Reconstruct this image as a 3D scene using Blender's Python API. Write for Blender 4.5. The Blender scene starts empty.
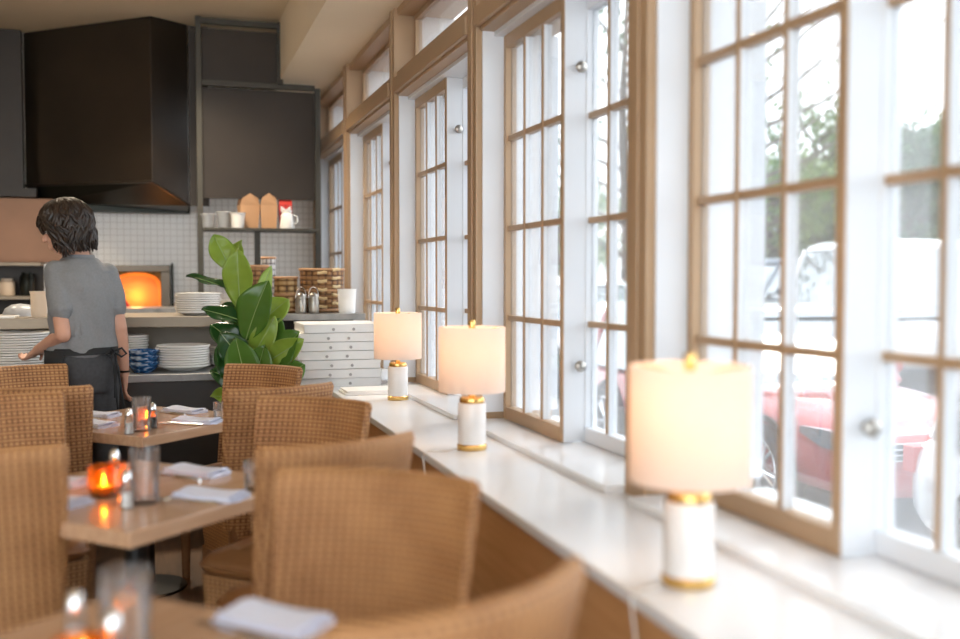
import bpy, bmesh, math, random
from mathutils import Vector, Matrix, Quaternion, noise
PI = math.pi
C = bpy.context.scene.collection
sc = bpy.context.scene
V = Vector

# ------------------------------------------------------------------ camera
CAM = V((0, 0, 1.39)); YAW = math.radians(17.5); PITCH = math.radians(2.37); FPX = 1000.0
cam_d = bpy.data.cameras.new('camera'); cam = bpy.data.objects.new('camera', cam_d); C.objects.link(cam)
cam_d.sensor_width = 36.0; cam_d.lens = FPX / 960 * 36.0
cam.location = CAM; cam.rotation_euler = (PI/2 - PITCH, 0, -YAW)
cam_d.dof.use_dof = True; cam_d.dof.focus_distance = 5.2; cam_d.dof.aperture_fstop = 1.15
cam_d.clip_end = 400; cam_d.clip_start = 0.05
sc.camera = cam
RGT = V((math.cos(YAW), -math.sin(YAW), 0)); FWD = V((math.sin(YAW), math.cos(YAW), 0))

def ray(px, py):
    u = (px - 480) / FPX; v = (319.5 - py) / FPX
    f = math.cos(PITCH) + v * math.sin(PITCH); z = v * math.cos(PITCH) - math.sin(PITCH)
    return RGT * u + FWD * f + V((0, 0, z))
def PZ(px, py, z):                       # a spot at height z
    r = ray(px, py); return CAM + r * ((z - CAM.z) / r.z)
def PY(px, py, y):                       # a spot on the plane Y = y
    r = ray(px, py); return CAM + r * (y / r.y)
def PD(px, py, d):                       # a spot at depth d
    r = ray(px, py); return CAM + r * (d / (r.dot(FWD)))

# ------------------------------------------------------------------ materials
MATS = {}
def mat(name, col, rough=.5, metal=0., var=0., vscale=8., bump=0., bscale=40., spec=.5, coat=0., stretch=None, emit=None, trans=0., sheen=0.):
    if name in MATS: return MATS[name]
    m = bpy.data.materials.new(name); m.use_nodes = True; nt = m.node_tree; b = nt.nodes['Principled BSDF']
    b.inputs['Base Color'].default_value = (*col, 1); b.inputs['Roughness'].default_value = rough
    b.inputs['Metallic'].default_value = metal; b.inputs['Specular IOR Level'].default_value = spec
    b.inputs['Coat Weight'].default_value = coat; b.inputs['Sheen Weight'].default_value = sheen
    b.inputs['Transmission Weight'].default_value = trans
    if emit: b.inputs['Emission Color'].default_value = (*emit[0], 1); b.inputs['Emission Strength'].default_value = emit[1]
    tc = nt.nodes.new('ShaderNodeTexCoord'); mp = nt.nodes.new('ShaderNodeMapping'); nt.links.new(tc.outputs['Object'], mp.inputs[0])
    if stretch: mp.inputs['Scale'].default_value = stretch
    if var > 0:
        n = nt.nodes.new('ShaderNodeTexNoise'); n.inputs['Scale'].default_value = vscale; n.inputs['Detail'].default_value = 5
        nt.links.new(mp.outputs[0], n.inputs['Vector'])
        r = nt.nodes.new('ShaderNodeValToRGB')
        r.color_ramp.elements[0].position = .3; r.color_ramp.elements[1].position = .7
        r.color_ramp.elements[0].color = (*[c * (1 - var) for c in col], 1)
        r.color_ramp.elements[1].color = (*[min(1, c * (1 + var)) for c in col], 1)
        nt.links.new(n.outputs['Fac'], r.inputs[0]); nt.links.new(r.outputs[0], b.inputs['Base Color'])
    if bump > 0:
        n2 = nt.nodes.new('ShaderNodeTexNoise'); n2.inputs['Scale'].default_value = bscale; n2.inputs['Detail'].default_value = 3
        nt.links.new(mp.outputs[0], n2.inputs['Vector'])
        bp = nt.nodes.new('ShaderNodeBump'); bp.inputs['Strength'].default_value = bump; bp.inputs['Distance'].default_value = .02
        nt.links.new(n2.outputs['Fac'], bp.inputs['Height']); nt.links.new(bp.outputs[0], b.inputs['Normal'])
    MATS[name] = m; return m

def nodes_mat(name):
    m = bpy.data.materials.new(name); m.use_nodes = True; MATS[name] = m
    return m, m.node_tree, m.node_tree.nodes, m.node_tree.links

def math_node(nt, op, a, b=None):
    n = nt.nodes.new('ShaderNodeMath'); n.operation = op
    for i, s in enumerate((a, b)):
        if s is None: continue
        if isinstance(s, (int, float)): n.inputs[i].default_value = s
        else: nt.links.new(s, n.inputs[i])
    return n.outputs[0]

def weave(name, cols, pu, pv, strength=.6, rough=.55):
    m, nt, N, L = nodes_mat(name); b = N['Principled BSDF']; b.inputs['Roughness'].default_value = rough
    uv = N.new('ShaderNodeUVMap'); sp = N.new('ShaderNodeSeparateXYZ'); L.new(uv.outputs[0], sp.inputs[0])
    u = math_node(nt, 'DIVIDE', sp.outputs[0], pu); v = math_node(nt, 'DIVIDE', sp.outputs[1], pv)
    par = math_node(nt, 'MULTIPLY', math_node(nt, 'MODULO', math_node(nt, 'ABSOLUTE', math_node(nt, 'FLOOR', v)), 2.0), .5)
    s = math_node(nt, 'ABSOLUTE', math_node(nt, 'SINE', math_node(nt, 'MULTIPLY', math_node(nt, 'ADD', u, par), PI)))
    s0 = math_node(nt, 'ABSOLUTE', math_node(nt, 'SINE', math_node(nt, 'MULTIPLY', u, PI * 1.0)))
    t = math_node(nt, 'ABSOLUTE', math_node(nt, 'SINE', math_node(nt, 'MULTIPLY', v, PI)))
    mixs = math_node(nt, 'ADD', math_node(nt, 'MULTIPLY', s, .35), math_node(nt, 'MULTIPLY', s0, .65))
    h = math_node(nt, 'MULTIPLY', math_node(nt, 'POWER', mixs, .6), math_node(nt, 'POWER', t, .5))
    no = N.new('ShaderNodeTexNoise'); no.inputs['Scale'].default_value = 9; no.inputs['Detail'].default_value = 4
    L.new(uv.outputs[0], no.inputs['Vector'])
    f = math_node(nt, 'ADD', math_node(nt, 'MULTIPLY', h, .85), math_node(nt, 'MULTIPLY', math_node(nt, 'SUBTRACT', no.outputs['Fac'], .5), .5))
    r = N.new('ShaderNodeValToRGB'); e = r.color_ramp.elements
    e[0].position = .05; e[0].color = (*cols[0], 1); e[1].position = .85; e[1].color = (*cols[2], 1)
    k = e.new(.4); k.color = (*cols[1], 1)
    L.new(f, r.inputs[0]); L.new(r.outputs[0], b.inputs['Base Color'])
    bp = N.new('ShaderNodeBump'); bp.inputs['Strength'].default_value = strength; bp.inputs['Distance'].default_value = .008
    L.new(h, bp.inputs['Height']); L.new(bp.outputs[0], b.inputs['Normal'])
    return m

def wood(name, c0, c1, scale=1.0, rough=.35, axis=(1, 12, 12), coat=.0):
    m, nt, N, L = nodes_mat(name); b = N['Principled BSDF']; b.inputs['Roughness'].default_value = rough; b.inputs['Coat Weight'].default_value = coat
    tc = N.new('ShaderNodeTexCoord'); mp = N.new('ShaderNodeMapping'); mp.inputs['Scale'].default_value = [a * scale for a in axis]
    L.new(tc.outputs['Object'], mp.inputs[0])
    n = N.new('ShaderNodeTexNoise'); n.inputs['Scale'].default_value = 3.0; n.inputs['Detail'].default_value = 6; n.inputs['Distortion'].default_value = .6
    L.new(mp.outputs[0], n.inputs['Vector'])
    r = N.new('ShaderNodeValToRGB'); r.color_ramp.elements[0].position = .3; r.color_ramp.elements[1].position = .72
    r.color_ramp.elements[0].color = (*c0, 1); r.color_ramp.elements[1].color = (*c1, 1)
    L.new(n.outputs['Fac'], r.inputs[0]); L.new(r.outputs[0], b.inputs['Base Color'])
    return m

def tiles(name, col, grout, size, rough=.25):
    m, nt, N, L = nodes_mat(name); b = N['Principled BSDF']; b.inputs['Roughness'].default_value = rough
    tc = N.new('ShaderNodeTexCoord'); sp = N.new('ShaderNodeSeparateXYZ'); L.new(tc.outputs['Object'], sp.inputs[0])
    cb = N.new('ShaderNodeCombineXYZ'); L.new(sp.outputs[0], cb.inputs[0]); L.new(sp.outputs[2], cb.inputs[1])
    br = N.new('ShaderNodeTexBrick'); br.offset = 0; br.inputs['Scale'].default_value = 1.0
    br.inputs['Brick Width'].default_value = size; br.inputs['Row Height'].default_value = size
    br.inputs['Mortar Size'].default_value = size * .06; br.inputs['Mortar Smooth'].default_value = .1
    br.inputs['Color1'].default_value = (*col, 1); br.inputs['Color2'].default_value = (*[c * .96 for c in col], 1); br.inputs['Mortar'].default_value = (*grout, 1)
    L.new(cb.outputs[0], br.inputs['Vector']); L.new(br.outputs['Color'], b.inputs['Base Color'])
    return m

def thin_glass(name, tint=(1, 1, 1), haze=0.0, refl=1.0, edge=0.0, haze_col=(1, 1, 1)):
    m, nt, N, L = nodes_mat(name); N.remove(N['Principled BSDF']); out = N['Material Output']
    tr = N.new('ShaderNodeBsdfTransparent'); tr.inputs[0].default_value = (*tint, 1)
    gl = N.new('ShaderNodeBsdfGlossy'); gl.inputs['Roughness'].default_value = .02
    fr = N.new('ShaderNodeFresnel'); fr.inputs['IOR'].default_value = 1.5
    ff = math_node(nt, 'MULTIPLY', fr.outputs[0], refl)
    if edge > 0:
        lw = N.new('ShaderNodeLayerWeight'); lw.inputs['Blend'].default_value = .25
        ff = math_node(nt, 'MINIMUM', math_node(nt, 'ADD', ff, math_node(nt, 'MULTIPLY', lw.outputs['Facing'], edge)), .9)
    mx = N.new('ShaderNodeMixShader'); L.new(ff, mx.inputs[0]); L.new(tr.outputs[0], mx.inputs[1]); L.new(gl.outputs[0], mx.inputs[2])
    last = mx
    if haze > 0:
        tl = N.new('ShaderNodeBsdfTranslucent'); tl.inputs[0].default_value = (*haze_col, 1)
        df = N.new('ShaderNodeBsdfDiffuse'); df.inputs[0].default_value = (*haze_col, 1)
        m1 = N.new('ShaderNodeMixShader'); m1.inputs[0].default_value = .3; L.new(tl.outputs[0], m1.inputs[1]); L.new(df.outputs[0], m1.inputs[2])
        m2 = N.new('ShaderNodeMixShader'); m2.inputs[0].default_value = haze; L.new(mx.outputs[0], m2.inputs[1]); L.new(m1.outputs[0], m2.inputs[2])
        last = m2
    L.new(last.outputs[0], out.inputs[0]); return m

def translucent(name, col, mixf=.6, rough=.8, emit=None):
    m, nt, N, L = nodes_mat(name); b = N['Principled BSDF']; b.inputs['Base Color'].default_value = (*col, 1); b.inputs['Roughness'].default_value = rough
    tl = N.new('ShaderNodeBsdfTranslucent'); tl.inputs[0].default_value = (*col, 1)
    mx = N.new('ShaderNodeMixShader'); mx.inputs[0].default_value = mixf
    L.new(b.outputs[0], mx.inputs[1]); L.new(tl.outputs[0], mx.inputs[2]); L.new(mx.outputs[0], N['Material Output'].inputs[0]); return m

# ------------------------------------------------------------------ mesh builder
class MB:
    def __init__(s): s.v = []; s.f = []; s.uv = {}
    def add(s, vs, fs, M=None):
        o = len(s.v)
        s.v += [tuple(M @ V(p)) if M else tuple(p) for p in vs]
        s.f += [tuple(i + o for i in f) for f in fs]; return s
    def box(s, c, size, M=None):
        x, y, z = [a / 2 for a in size]; cx, cy, cz = c
        vs = [(cx + i * x, cy + j * y, cz + k * z) for i in (-1, 1) for j in (-1, 1) for k in (-1, 1)]
        fs = [(0, 1, 3, 2), (4, 6, 7, 5), (0, 4, 5, 1), (2, 3, 7, 6), (0, 2, 6, 4), (1, 5, 7, 3)]
        s.add(vs, fs, M); return s
    def bb(s, x0, x1, y0, y1, z0, z1, M=None):
        return s.box(((x0 + x1) / 2, (y0 + y1) / 2, (z0 + z1) / 2), (abs(x1 - x0), abs(y1 - y0), abs(z1 - z0)), M)
    def lathe(s, prof, n=24, M=None, c=(0, 0, 0), close=False):
        vs = []; fs = []; k = len(prof)
        for (r, z) in prof:
            for i in range(n):
                a = 2 * PI * i / n; vs.append((c[0] + r * math.cos(a), c[1] + r * math.sin(a), c[2] + z))
        rng = k if close else k - 1
        for j in range(rng):
            j2 = (j + 1) % k
            for i in range(n):
                i2 = (i + 1) % n; fs.append((j * n + i, j * n + i2, j2 * n + i2, j2 * n + i))
        if not close:
            if prof[0][0] > 1e-5: fs.append(tuple(range(n))[::-1])
            if prof[-1][0] > 1e-5: fs.append(tuple((k - 1) * n + i for i in range(n)))
        s.add(vs, fs, M); return s
    def cyl(s, p0, p1, r0, r1=None, n=16, M=None):
        return s.tube([p0, p1], [r0, r0 if r1 is None else r1], n, M)
    def tube(s, pts, rad, n=8, M=None, caps=True):
        pts = [V(p) for p in pts]
        if not hasattr(rad, '__len__'): rad = [rad] * len(pts)
        vs = []; fs = []; up = None
        for i, p in enumerate(pts):
            t = (pts[min(i + 1, len(pts) - 1)] - pts[max(i - 1, 0)])
            t = t.normalized() if t.length > 1e-9 else V((0, 0, 1))
            if up is None:
                up = t.orthogonal().normalized()
            else:
                up = up - t * up.dot(t)
                up = up.normalized() if up.length > 1e-6 else t.orthogonal().normalized()
            w = t.cross(up)
            for k in range(n):
                a = 2 * PI * k / n; vs.append(p + (up * math.cos(a) + w * math.sin(a)) * rad[i])
        for i in range(len(pts) - 1):
            for k in range(n):
                k2 = (k + 1) % n; fs.append((i * n + k, i * n + k2, (i + 1) * n + k2, (i + 1) * n + k))
        if caps:
            fs.append(tuple(range(n))[::-1]); fs.append(tuple((len(pts) - 1) * n + k for k in range(n)))
        s.add(vs, fs, M); return s
    def sphere(s, c, r, nu=16, nv=10, M=None):
        rx, ry, rz = r if hasattr(r, '__len__') else (r, r, r)
        vs = [(c[0], c[1], c[2] - rz)]; fs = []
        for j in range(1, nv):
            ph = -PI / 2 + PI * j / nv
            for i in range(nu):
                a = 2 * PI * i / nu
                vs.append((c[0] + rx * math.cos(ph) * math.cos(a), c[1] + ry * math.cos(ph) * math.sin(a), c[2] + rz * math.sin(ph)))
        vs.append((c[0], c[1], c[2] + rz)); T = len(vs) - 1
        for i in range(nu):
            i2 = (i + 1) % nu
            fs.append((0, 1 + i2, 1 + i)); fs.append((T, T - nu + i, T - nu + i2))
            for j in range(nv - 2):
                a = 1 + j * nu; b = a + nu; fs.append((a + i, a + i2, b + i2, b + i))
        s.add(vs, fs, M); return s
    def rings(s, rings, M=None, caps=True):       # list of equal-length closed loops
        n = len(rings[0]); vs = [p for r in rings for p in r]; fs = []
        for j in range(len(rings) - 1):
            for i in range(n):
                i2 = (i + 1) % n; fs.append((j * n + i, j * n + i2, (j + 1) * n + i2, (j + 1) * n + i))
        if caps:
            fs.append(tuple(range(n))[::-1]); fs.append(tuple((len(rings) - 1) * n + i for i in range(n)))
        s.add(vs, fs, M); return s
    def grid(s, fn, nu, nv):                       # fn(u,v) -> point
        vs = [fn(i / nu, j / nv) for j in range(nv + 1) for i in range(nu + 1)]; w = nu + 1
        fs = [(j * w + i, j * w + i + 1, (j + 1) * w + i + 1, (j + 1) * w + i) for j in range(nv) for i in range(nu)]
        s.add(vs, fs); return s
    def build(s, name, m, parent=None, smooth=40, bevel=0, seg=2, sub=0, uvfn=None, loc=None, rot=None, kind=None, fix=True):
        me = bpy.data.meshes.new(name); me.from_pydata([tuple(v) for v in s.v], [], s.f)
        if fix:
            bm = bmesh.new(); bm.from_mesh(me); bmesh.ops.recalc_face_normals(bm, faces=bm.faces); bm.to_mesh(me); bm.free()
        me.validate(); me.update()
        ms = m if isinstance(m, (list, tuple)) else [m]
        for q in ms: me.materials.append(q)
        if uvfn:
            l = me.uv_layers.new(name='UVMap')
            for p in me.polygons:
                for li in p.loop_indices: l.data[li].uv = uvfn(me.vertices[me.loops[li].vertex_index].co, p.normal)
        if smooth:
            for p in me.polygons: p.use_smooth = True
            if smooth < 180: me.set_sharp_from_angle(angle=math.radians(smooth))
        o = bpy.data.objects.new(name, me); C.objects.link(o)
        if bevel:
            b = o.modifiers.new('bevel', 'BEVEL'); b.width = bevel; b.segments = seg; b.limit_method = 'ANGLE'; b.angle_limit = math.radians(35)
        if sub:
            q = o.modifiers.new('sub', 'SUBSURF'); q.levels = sub; q.render_levels = sub
        if parent: o.parent = parent
        if loc is not None: o.location = loc
        if rot is not None: o.rotation_euler = rot
        if kind: o['kind'] = kind
        return o

def thing(name, label, cat, loc=(0, 0, 0), rz=0, group=None):
    o = bpy.data.objects.new(name, None); C.objects.link(o); o.empty_display_size = .1
    o.location = loc; o.rotation_euler = (0, 0, rz); return tag(o, label, cat, group)
def tag(o, label, cat, group=None):
    o['label'] = label; o['category'] = cat
    if group: o['group'] = group
    elif 'group' in o: del o['group']
    return o
def structure(name, loc=(0, 0, 0)):
    o = bpy.data.objects.new(name, None); C.objects.link(o); o.location = loc; o['kind'] = 'structure'; return o
def copy_tree(o, parent=None):
    c = o.copy(); C.objects.link(c)
    if parent: c.parent = parent
    for ch in list(o.children): copy_tree(ch, c)
    return c
def place(o, loc, rz=0, label=None, group=None, rot=None):
    o.location = loc; o.rotation_euler = rot if rot else (0, 0, rz)
    if label: o['label'] = label
    if group: o['group'] = group
    return o
def bake(o):                                       # apply an object's modifiers into its mesh
    dg = bpy.context.evaluated_depsgraph_get(); dg.update()
    me = bpy.data.meshes.new_from_object(o.evaluated_get(dg)); o.modifiers.clear(); old = o.data; o.data = me
    bpy.data.meshes.remove(old); return o
def remesh(o, vox, smooth=6):
    r = o.modifiers.new('r', 'REMESH'); r.mode = 'VOXEL'; r.voxel_size = vox
    if smooth:
        q = o.modifiers.new('s', 'SMOOTH'); q.factor = .5; q.iterations = smooth
    bake(o)
    for p in o.data.polygons: p.use_smooth = True
    return o
def srgb(r, g, b):
    f = lambda c: c / 12.92 if c <= .04045 else ((c + .055) / 1.055) ** 2.4
    return (f(r / 255), f(g / 255), f(b / 255))

# ------------------------------------------------------------------ palette
M_ceiling = mat('ceiling_paint', (.76, .63, .45), .7, var=.03, vscale=2)
M_soffit = mat('soffit_paint', (.84, .73, .56), .6, var=.02, vscale=2)
M_trimtan = mat('tan_trim_paint', (.44, .295, .175), .4, var=.04, vscale=4)
M_trimwhite = mat('white_trim_paint', (.76, .79, .83), .35, var=.02, vscale=4)
M_ledge = mat('white_gloss_paint', (.84, .86, .89), .22, var=.02, vscale=3)
M_knee = wood('brown_panel_wood', (.56, .29, .12), (.66, .37, .17), 1.0, .45, (14, 1.2, 14))
M_floor = wood('dark_floor_wood', (.10, .055, .03), (.17, .10, .055), 1.0, .4, (10, 1, 1))
M_glass = thin_glass('window_glass', (1, 1, 1), haze=.05, refl=.6)  # white haze in the pane stands in for veiling glare
M_clear = thin_glass('drinking_glass', (1, 1, 1), haze=.07, refl=1.3, edge=.12)
M_amber = thin_glass('amber_glass', (1, .62, .16), haze=.14, refl=1.2, edge=.3, haze_col=(.9, .36, .04))
M_plastic = thin_glass('clear_plastic', (.95, .96, .97), haze=.35, refl=1, edge=.3, haze_col=(.9, .92, .94))
M_dark = mat('blackened_steel', (.022, .024, .019), .42, .65, var=.35, vscale=2.5)
M_hood = mat('dark_hood_steel', (.026, .018, .012), .42, .3, var=.35, vscale=1.8, coat=.5)
M_panel = mat('dark_bronze_panel', (.034, .025, .018), .45, .3, var=.25, vscale=1.6)
M_frame = mat('shelf_frame_steel', (.060, .056, .045), .5, .3)
M_counter = mat('grey_stone', (.26, .265, .27), .3, var=.25, vscale=14)
M_counterface = mat('charcoal_counter_front', (.024, .020, .017), .5, var=.1)
M_taupe = mat('taupe_shelf', (.30, .255, .20), .5, var=.06)
M_tile = tiles('white_square_tile', (.84, .80, .74), (.58, .53, .46), .055)
M_copper = mat('copper_panel', (.20, .098, .052), .38, .6, var=.12, vscale=3)
M_steel = mat('brushed_steel', (.40, .38, .35), .32, .9, var=.1, vscale=10, stretch=(1, 1, 12))
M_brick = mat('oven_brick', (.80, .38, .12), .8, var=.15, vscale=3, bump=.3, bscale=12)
M_black = mat('black_metal', (.012, .011, .010), .4, .3)
M_brass = mat('brass', (.80, .52, .18), .25, 1.0)
M_marble = mat('white_marble', (.82, .81, .80), .25, var=.08, vscale=7)
M_shade = translucent('cream_linen_shade', (.90, .82, .76), .5)
M_cord = mat('clear_white_cord', (.75, .72, .68), .4)
M_wicker = weave('honey_wicker', ((.125, .050, .016), (.33, .145, .050), (.55, .30, .125)), .0190, .0135, .5)
M_wleg = mat('wicker_leg_wrap', (.24, .11, .04), .5, var=.2, vscale=60, bump=.5, bscale=140, stretch=(1, 1, 3))
M_cushion = mat('tan_leather', (.30, .13, .045), .42, var=.08, vscale=5, bump=.1, bscale=60)
M_table = wood('pale_oak_top', (.47, .28, .165), (.60, .39, .25), 1.0, .2, (1.5, 16, 16), .2)
M_napkin = mat('white_linen', (.68, .72, .86), .85, var=.03, vscale=20, bump=.2, bscale=60)
M_silver = mat('cutlery_steel', (.75, .75, .76), .18, 1.0)
M_ceramic = mat('white_ceramic', (.80, .79, .76), .22)
M_cream = mat('cream_ceramic', (.72, .58, .44), .35)
M_blue, _nt, _N, _L = nodes_mat('blue_glaze'); _b = _N['Principled BSDF']; _b.inputs['Roughness'].default_value = .12
_tc = _N.new('ShaderNodeTexCoord'); _mp = _N.new('ShaderNodeMapping'); _mp.inputs['Scale'].default_value = (1, 1, 2.5); _L.new(_tc.outputs['Object'], _mp.inputs[0])
_n = _N.new('ShaderNodeTexNoise'); _n.inputs['Scale'].default_value = 14; _n.inputs['Distortion'].default_value = 1.5; _L.new(_mp.outputs[0], _n.inputs['Vector'])
_r = _N.new('ShaderNodeValToRGB'); _e = _r.color_ramp.elements; _e[0].position = .38; _e[0].color = (.008, .035, .11, 1); _e[1].position = .68; _e[1].color = (.55, .68, .80, 1)
_k = _e.new(.52); _k.color = (.03, .14, .36, 1); _L.new(_n.outputs['Fac'], _r.inputs[0]); _L.new(_r.outputs[0], _b.inputs['Base Color'])
M_pizza = mat('white_cardboard', (.86, .86, .85), .6, var=.03)
M_kraft = mat('kraft_card', (.52, .30, .16), .65, var=.05)
M_red = mat('red_print', (.55, .04, .03), .4)
M_leaf = translucent('fig_leaf', (.085, .20, .028), .2, .22)
M_leafy = translucent('young_fig_leaf', (.30, .44, .06), .3, .3)
M_leafd = translucent('old_fig_leaf', (.022, .085, .018), .15, .25)
M_rib = mat('leaf_rib', (.30, .42, .14), .4)
M_stem = mat('bark_stem', (.16, .10, .06), .7, var=.2, vscale=30)
M_skin = mat('skin', (.60, .33, .23), .5, var=.05, vscale=12)
M_hair = mat('dark_brown_hair', (.022, .012, .007), .42, var=.6, vscale=25)
M_shirt = mat('grey_chambray', (.23, .24, .25), .8, var=.06, vscale=90, bump=.25, bscale=7)
M_pants = mat('charcoal_denim', (.055, .057, .062), .8, var=.15, vscale=60)
M_apron = mat('black_apron', (.016, .017, .019), .8)
M_tee = mat('pale_undershirt', (.5, .4, .33), .8)
M_asphalt = mat('asphalt', (.20, .205, .21), .85, var=.15, vscale=1.2)
M_carred = mat('red_car_paint', (.40, .018, .016), .22, .0, coat=1)
M_carwhite = mat('white_car_paint', (.80, .80, .81), .25, coat=1)
M_carblue = mat('slate_blue_car_paint', (.10, .14, .19), .25, coat=1)
M_carglass = mat('tinted_car_glass', (.42, .45, .47), .06, .85)
M_tyre = mat('tyre_rubber', (.02, .02, .021), .8)
M_chrome = mat('chrome', (.82, .82, .83), .12, 1.0)
M_lampglass = mat('headlamp_glass', (.10, .11, .12), .12, .3, coat=1)
M_treeleaf = [translucent('tree_leaf', (.10, .20, .045), .3), translucent('tree_leaf_dark', (.055, .13, .05), .3), translucent('tree_leaf_pale', (.20, .29, .09), .3)]
M_bark = mat('tree_bark', (.11, .085, .065), .9)

# ------------------------------------------------------------------ setting: room
WALLX = 1.30; SASHX = 1.42; OUTX = 1.66; W = 1.62; POST = .145
KY = 9.20; CEIL = 3.44; SOFZ = 2.97; LEDGE = .75; LX = .90
MB().bb(-5, 1.66, -2.5, KY + .2, -.06, 0).build('floor', M_floor, kind='structure', smooth=0)
MB().bb(-5, LX, -2.5, KY + .2, CEIL, CEIL + .08).build('ceiling', M_ceiling, kind='structure', smooth=0)
MB().bb(LX, OUTX, -2.5, KY + .2, SOFZ, CEIL + .08).build('ceiling_soffit', M_soffit, kind='structure', smooth=0)
MB().bb(-5.1, -5, -2.5, KY + .2, 0, CEIL).build('wall_left', M_ceiling, kind='structure', smooth=0)
MB().bb(-5, OUTX, KY, KY + .1, 0, CEIL).build('wall_back', M_tile, kind='structure', smooth=0)
# knee wall under the ledge, then the outer wall
MB().bb(LX + .03, LX + .07, -2.5, 6.6, 0, LEDGE - .03).build('wall_knee', M_knee, kind='structure', smooth=0)
MB().bb(WALLX + .05, OUTX, -2.5, KY, -.6, LEDGE).build('wall_right', M_trimwhite, kind='structure', smooth=0)
# window bays
BAYS = [2.555 + W * k for k in (-2, -1, 0, 1, 2, 3, 4)]
for n, yk in enumerate(BAYS):
    # the post beyond the bay
    if n < 99:
        y0, y1 = yk, yk + POST
        p = structure('trim_%d' % (n + 1))
        MB().bb(WALLX, OUTX, y0 + .008, y1 - .008, LEDGE, SOFZ).build('post', M_trimtan, p, smooth=0, bevel=.004)
        MB().bb(WALLX - .008, WALLX, y0 + .05, y1 - .05, LEDGE + .03, SOFZ - .002).build('casing', M_trimtan, p, smooth=0, bevel=.006)
        MB().bb(WALLX + .028, OUTX + .02, y0 - .003, y0 + .012, LEDGE + .05, 2.46).bb(SASHX + .045, OUTX + .02, y0 - .003, y0 + .012, 2.60, 2.93).build('jamb', M_trimwhite, p, smooth=0)
    near = yk - (W - POST); w = structure('window_%d' % (n + 1))
    ymid = yk - .70
    # sill, head, transom bar
    MB().bb(WALLX - .06, SASHX - .02, near, yk, LEDGE, LEDGE + .022).bb(SASHX - .03, OUTX + .04, near, yk, LEDGE - .02, LEDGE + .02).build('sill', M_ledge, w, smooth=0, bevel=.004)
    MB().bb(WALLX + .015, OUTX, near, yk, 2.46, 2.60).bb(WALLX - .01, WALLX + .015, near, yk, 2.475, 2.56).build('transom_bar', M_trimtan, w, smooth=0, bevel=.004)
    MB().bb(WALLX + .02, OUTX, near, yk, 2.93, SOFZ).build('head', M_trimtan, w, smooth=0)
    # transom light
    f = MB(); x0, x1 = SASHX, SASHX + .04
    f.bb(x0, x1, near, near + .035, 2.60, 2.93).bb(x0, x1, yk - .035, yk, 2.60, 2.93).bb(x0, x1, near + .035, yk - .035, 2.60, 2.635).bb(x0, x1, near + .035, yk - .035, 2.90, 2.93)
    ts = f.build('transom_sash', M_trimtan, w, smooth=0)
    MB().bb(SASHX + .018, SASHX + .022, near + .035, yk - .035, 2.635, 2.90).build('transom_glass', M_glass, ts, smooth=0)
    MB().bb(SASHX - .04, SASHX + .12, near, yk, 2.44, 2.46).bb(SASHX - .04, OUTX, near, near + .012, LEDGE + .02, 2.44).build('liner', M_trimwhite, w, smooth=0)
    for side in (0, 1):                       # far sash on the inner track, near sash on the outer
        xa = SASHX if side == 0 else SASHX + .088
        ya, yb = (ymid - .0, yk - .014) if side == 0 else (near + .012, ymid + .035)
        f = MB(); st = .030 if side == 0 else .045; d = .05; z0, z1 = LEDGE + .022, 2.44
        f.bb(xa, xa + d, ya, ya + st, z0, z1).bb(xa, xa + d, yb - st, yb, z0, z1)
        f.bb(xa, xa + d, ya + st, yb - st, z0, z0 + .055).bb(xa, xa + d, ya + st, yb - st, z1 - .055, z1)
        ga, gb, gz0, gz1 = ya + st, yb - st, z0 + .055, z1 - .055
        s = f.build('sash', M_trimtan if side == 0 else M_trimwhite, w, smooth=0, bevel=.003)
        q = MB()
        nc = 3 if side == 0 else 4; q2 = MB()
        for i in range(1, nc):
            y = ga + (gb - ga) * i / nc; q.bb(xa + .006, xa + .012, y - .006, y + .006, gz0, gz1); q2.bb(xa + .012, xa + .044, y - .010, y + .010, gz0, gz1)
        for i in (1, 2, 3):
            z = gz0 + (gz1 - gz0) * i / 4; q.bb(xa + .010, xa + .040, ga, gb, z - .011, z + .011)
        q.build('muntins', M_trimtan, s, smooth=0); q2.build('muntin_cores', M_trimwhite, s, smooth=0)
        MB().bb(xa + .023, xa + .027, ga, gb, gz0, gz1).build('glass', M_glass, s, smooth=0)
        if side == 0:
            # white lining on the meeting stile's edge, with catch knobs
            MB().bb(xa + .004, xa + .088, ya - .006, ya, z0, z1).build('stile_edge', M_trimwhite, s, smooth=0)
            for z in (1.06, 2.17):
                k = MB().lathe([(.002, 0), (.012, 0), (.012, .012), (.02, .016), (.022, .028), (.014, .036), (.001, .037)], 14, Matrix.Translation((xa + .06, ya - .006, z)) @ Matrix.Rotation(PI / 2, 4, 'X'))
                k.build('catch_knob', M_steel, s, smooth=50)
# window ledge
MB().bb(LX, WALLX + .05, -2.5, 6.6, LEDGE - .03, LEDGE).build('trim_ledge', M_ledge, smooth=0, bevel=.005, kind='structure')

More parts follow.
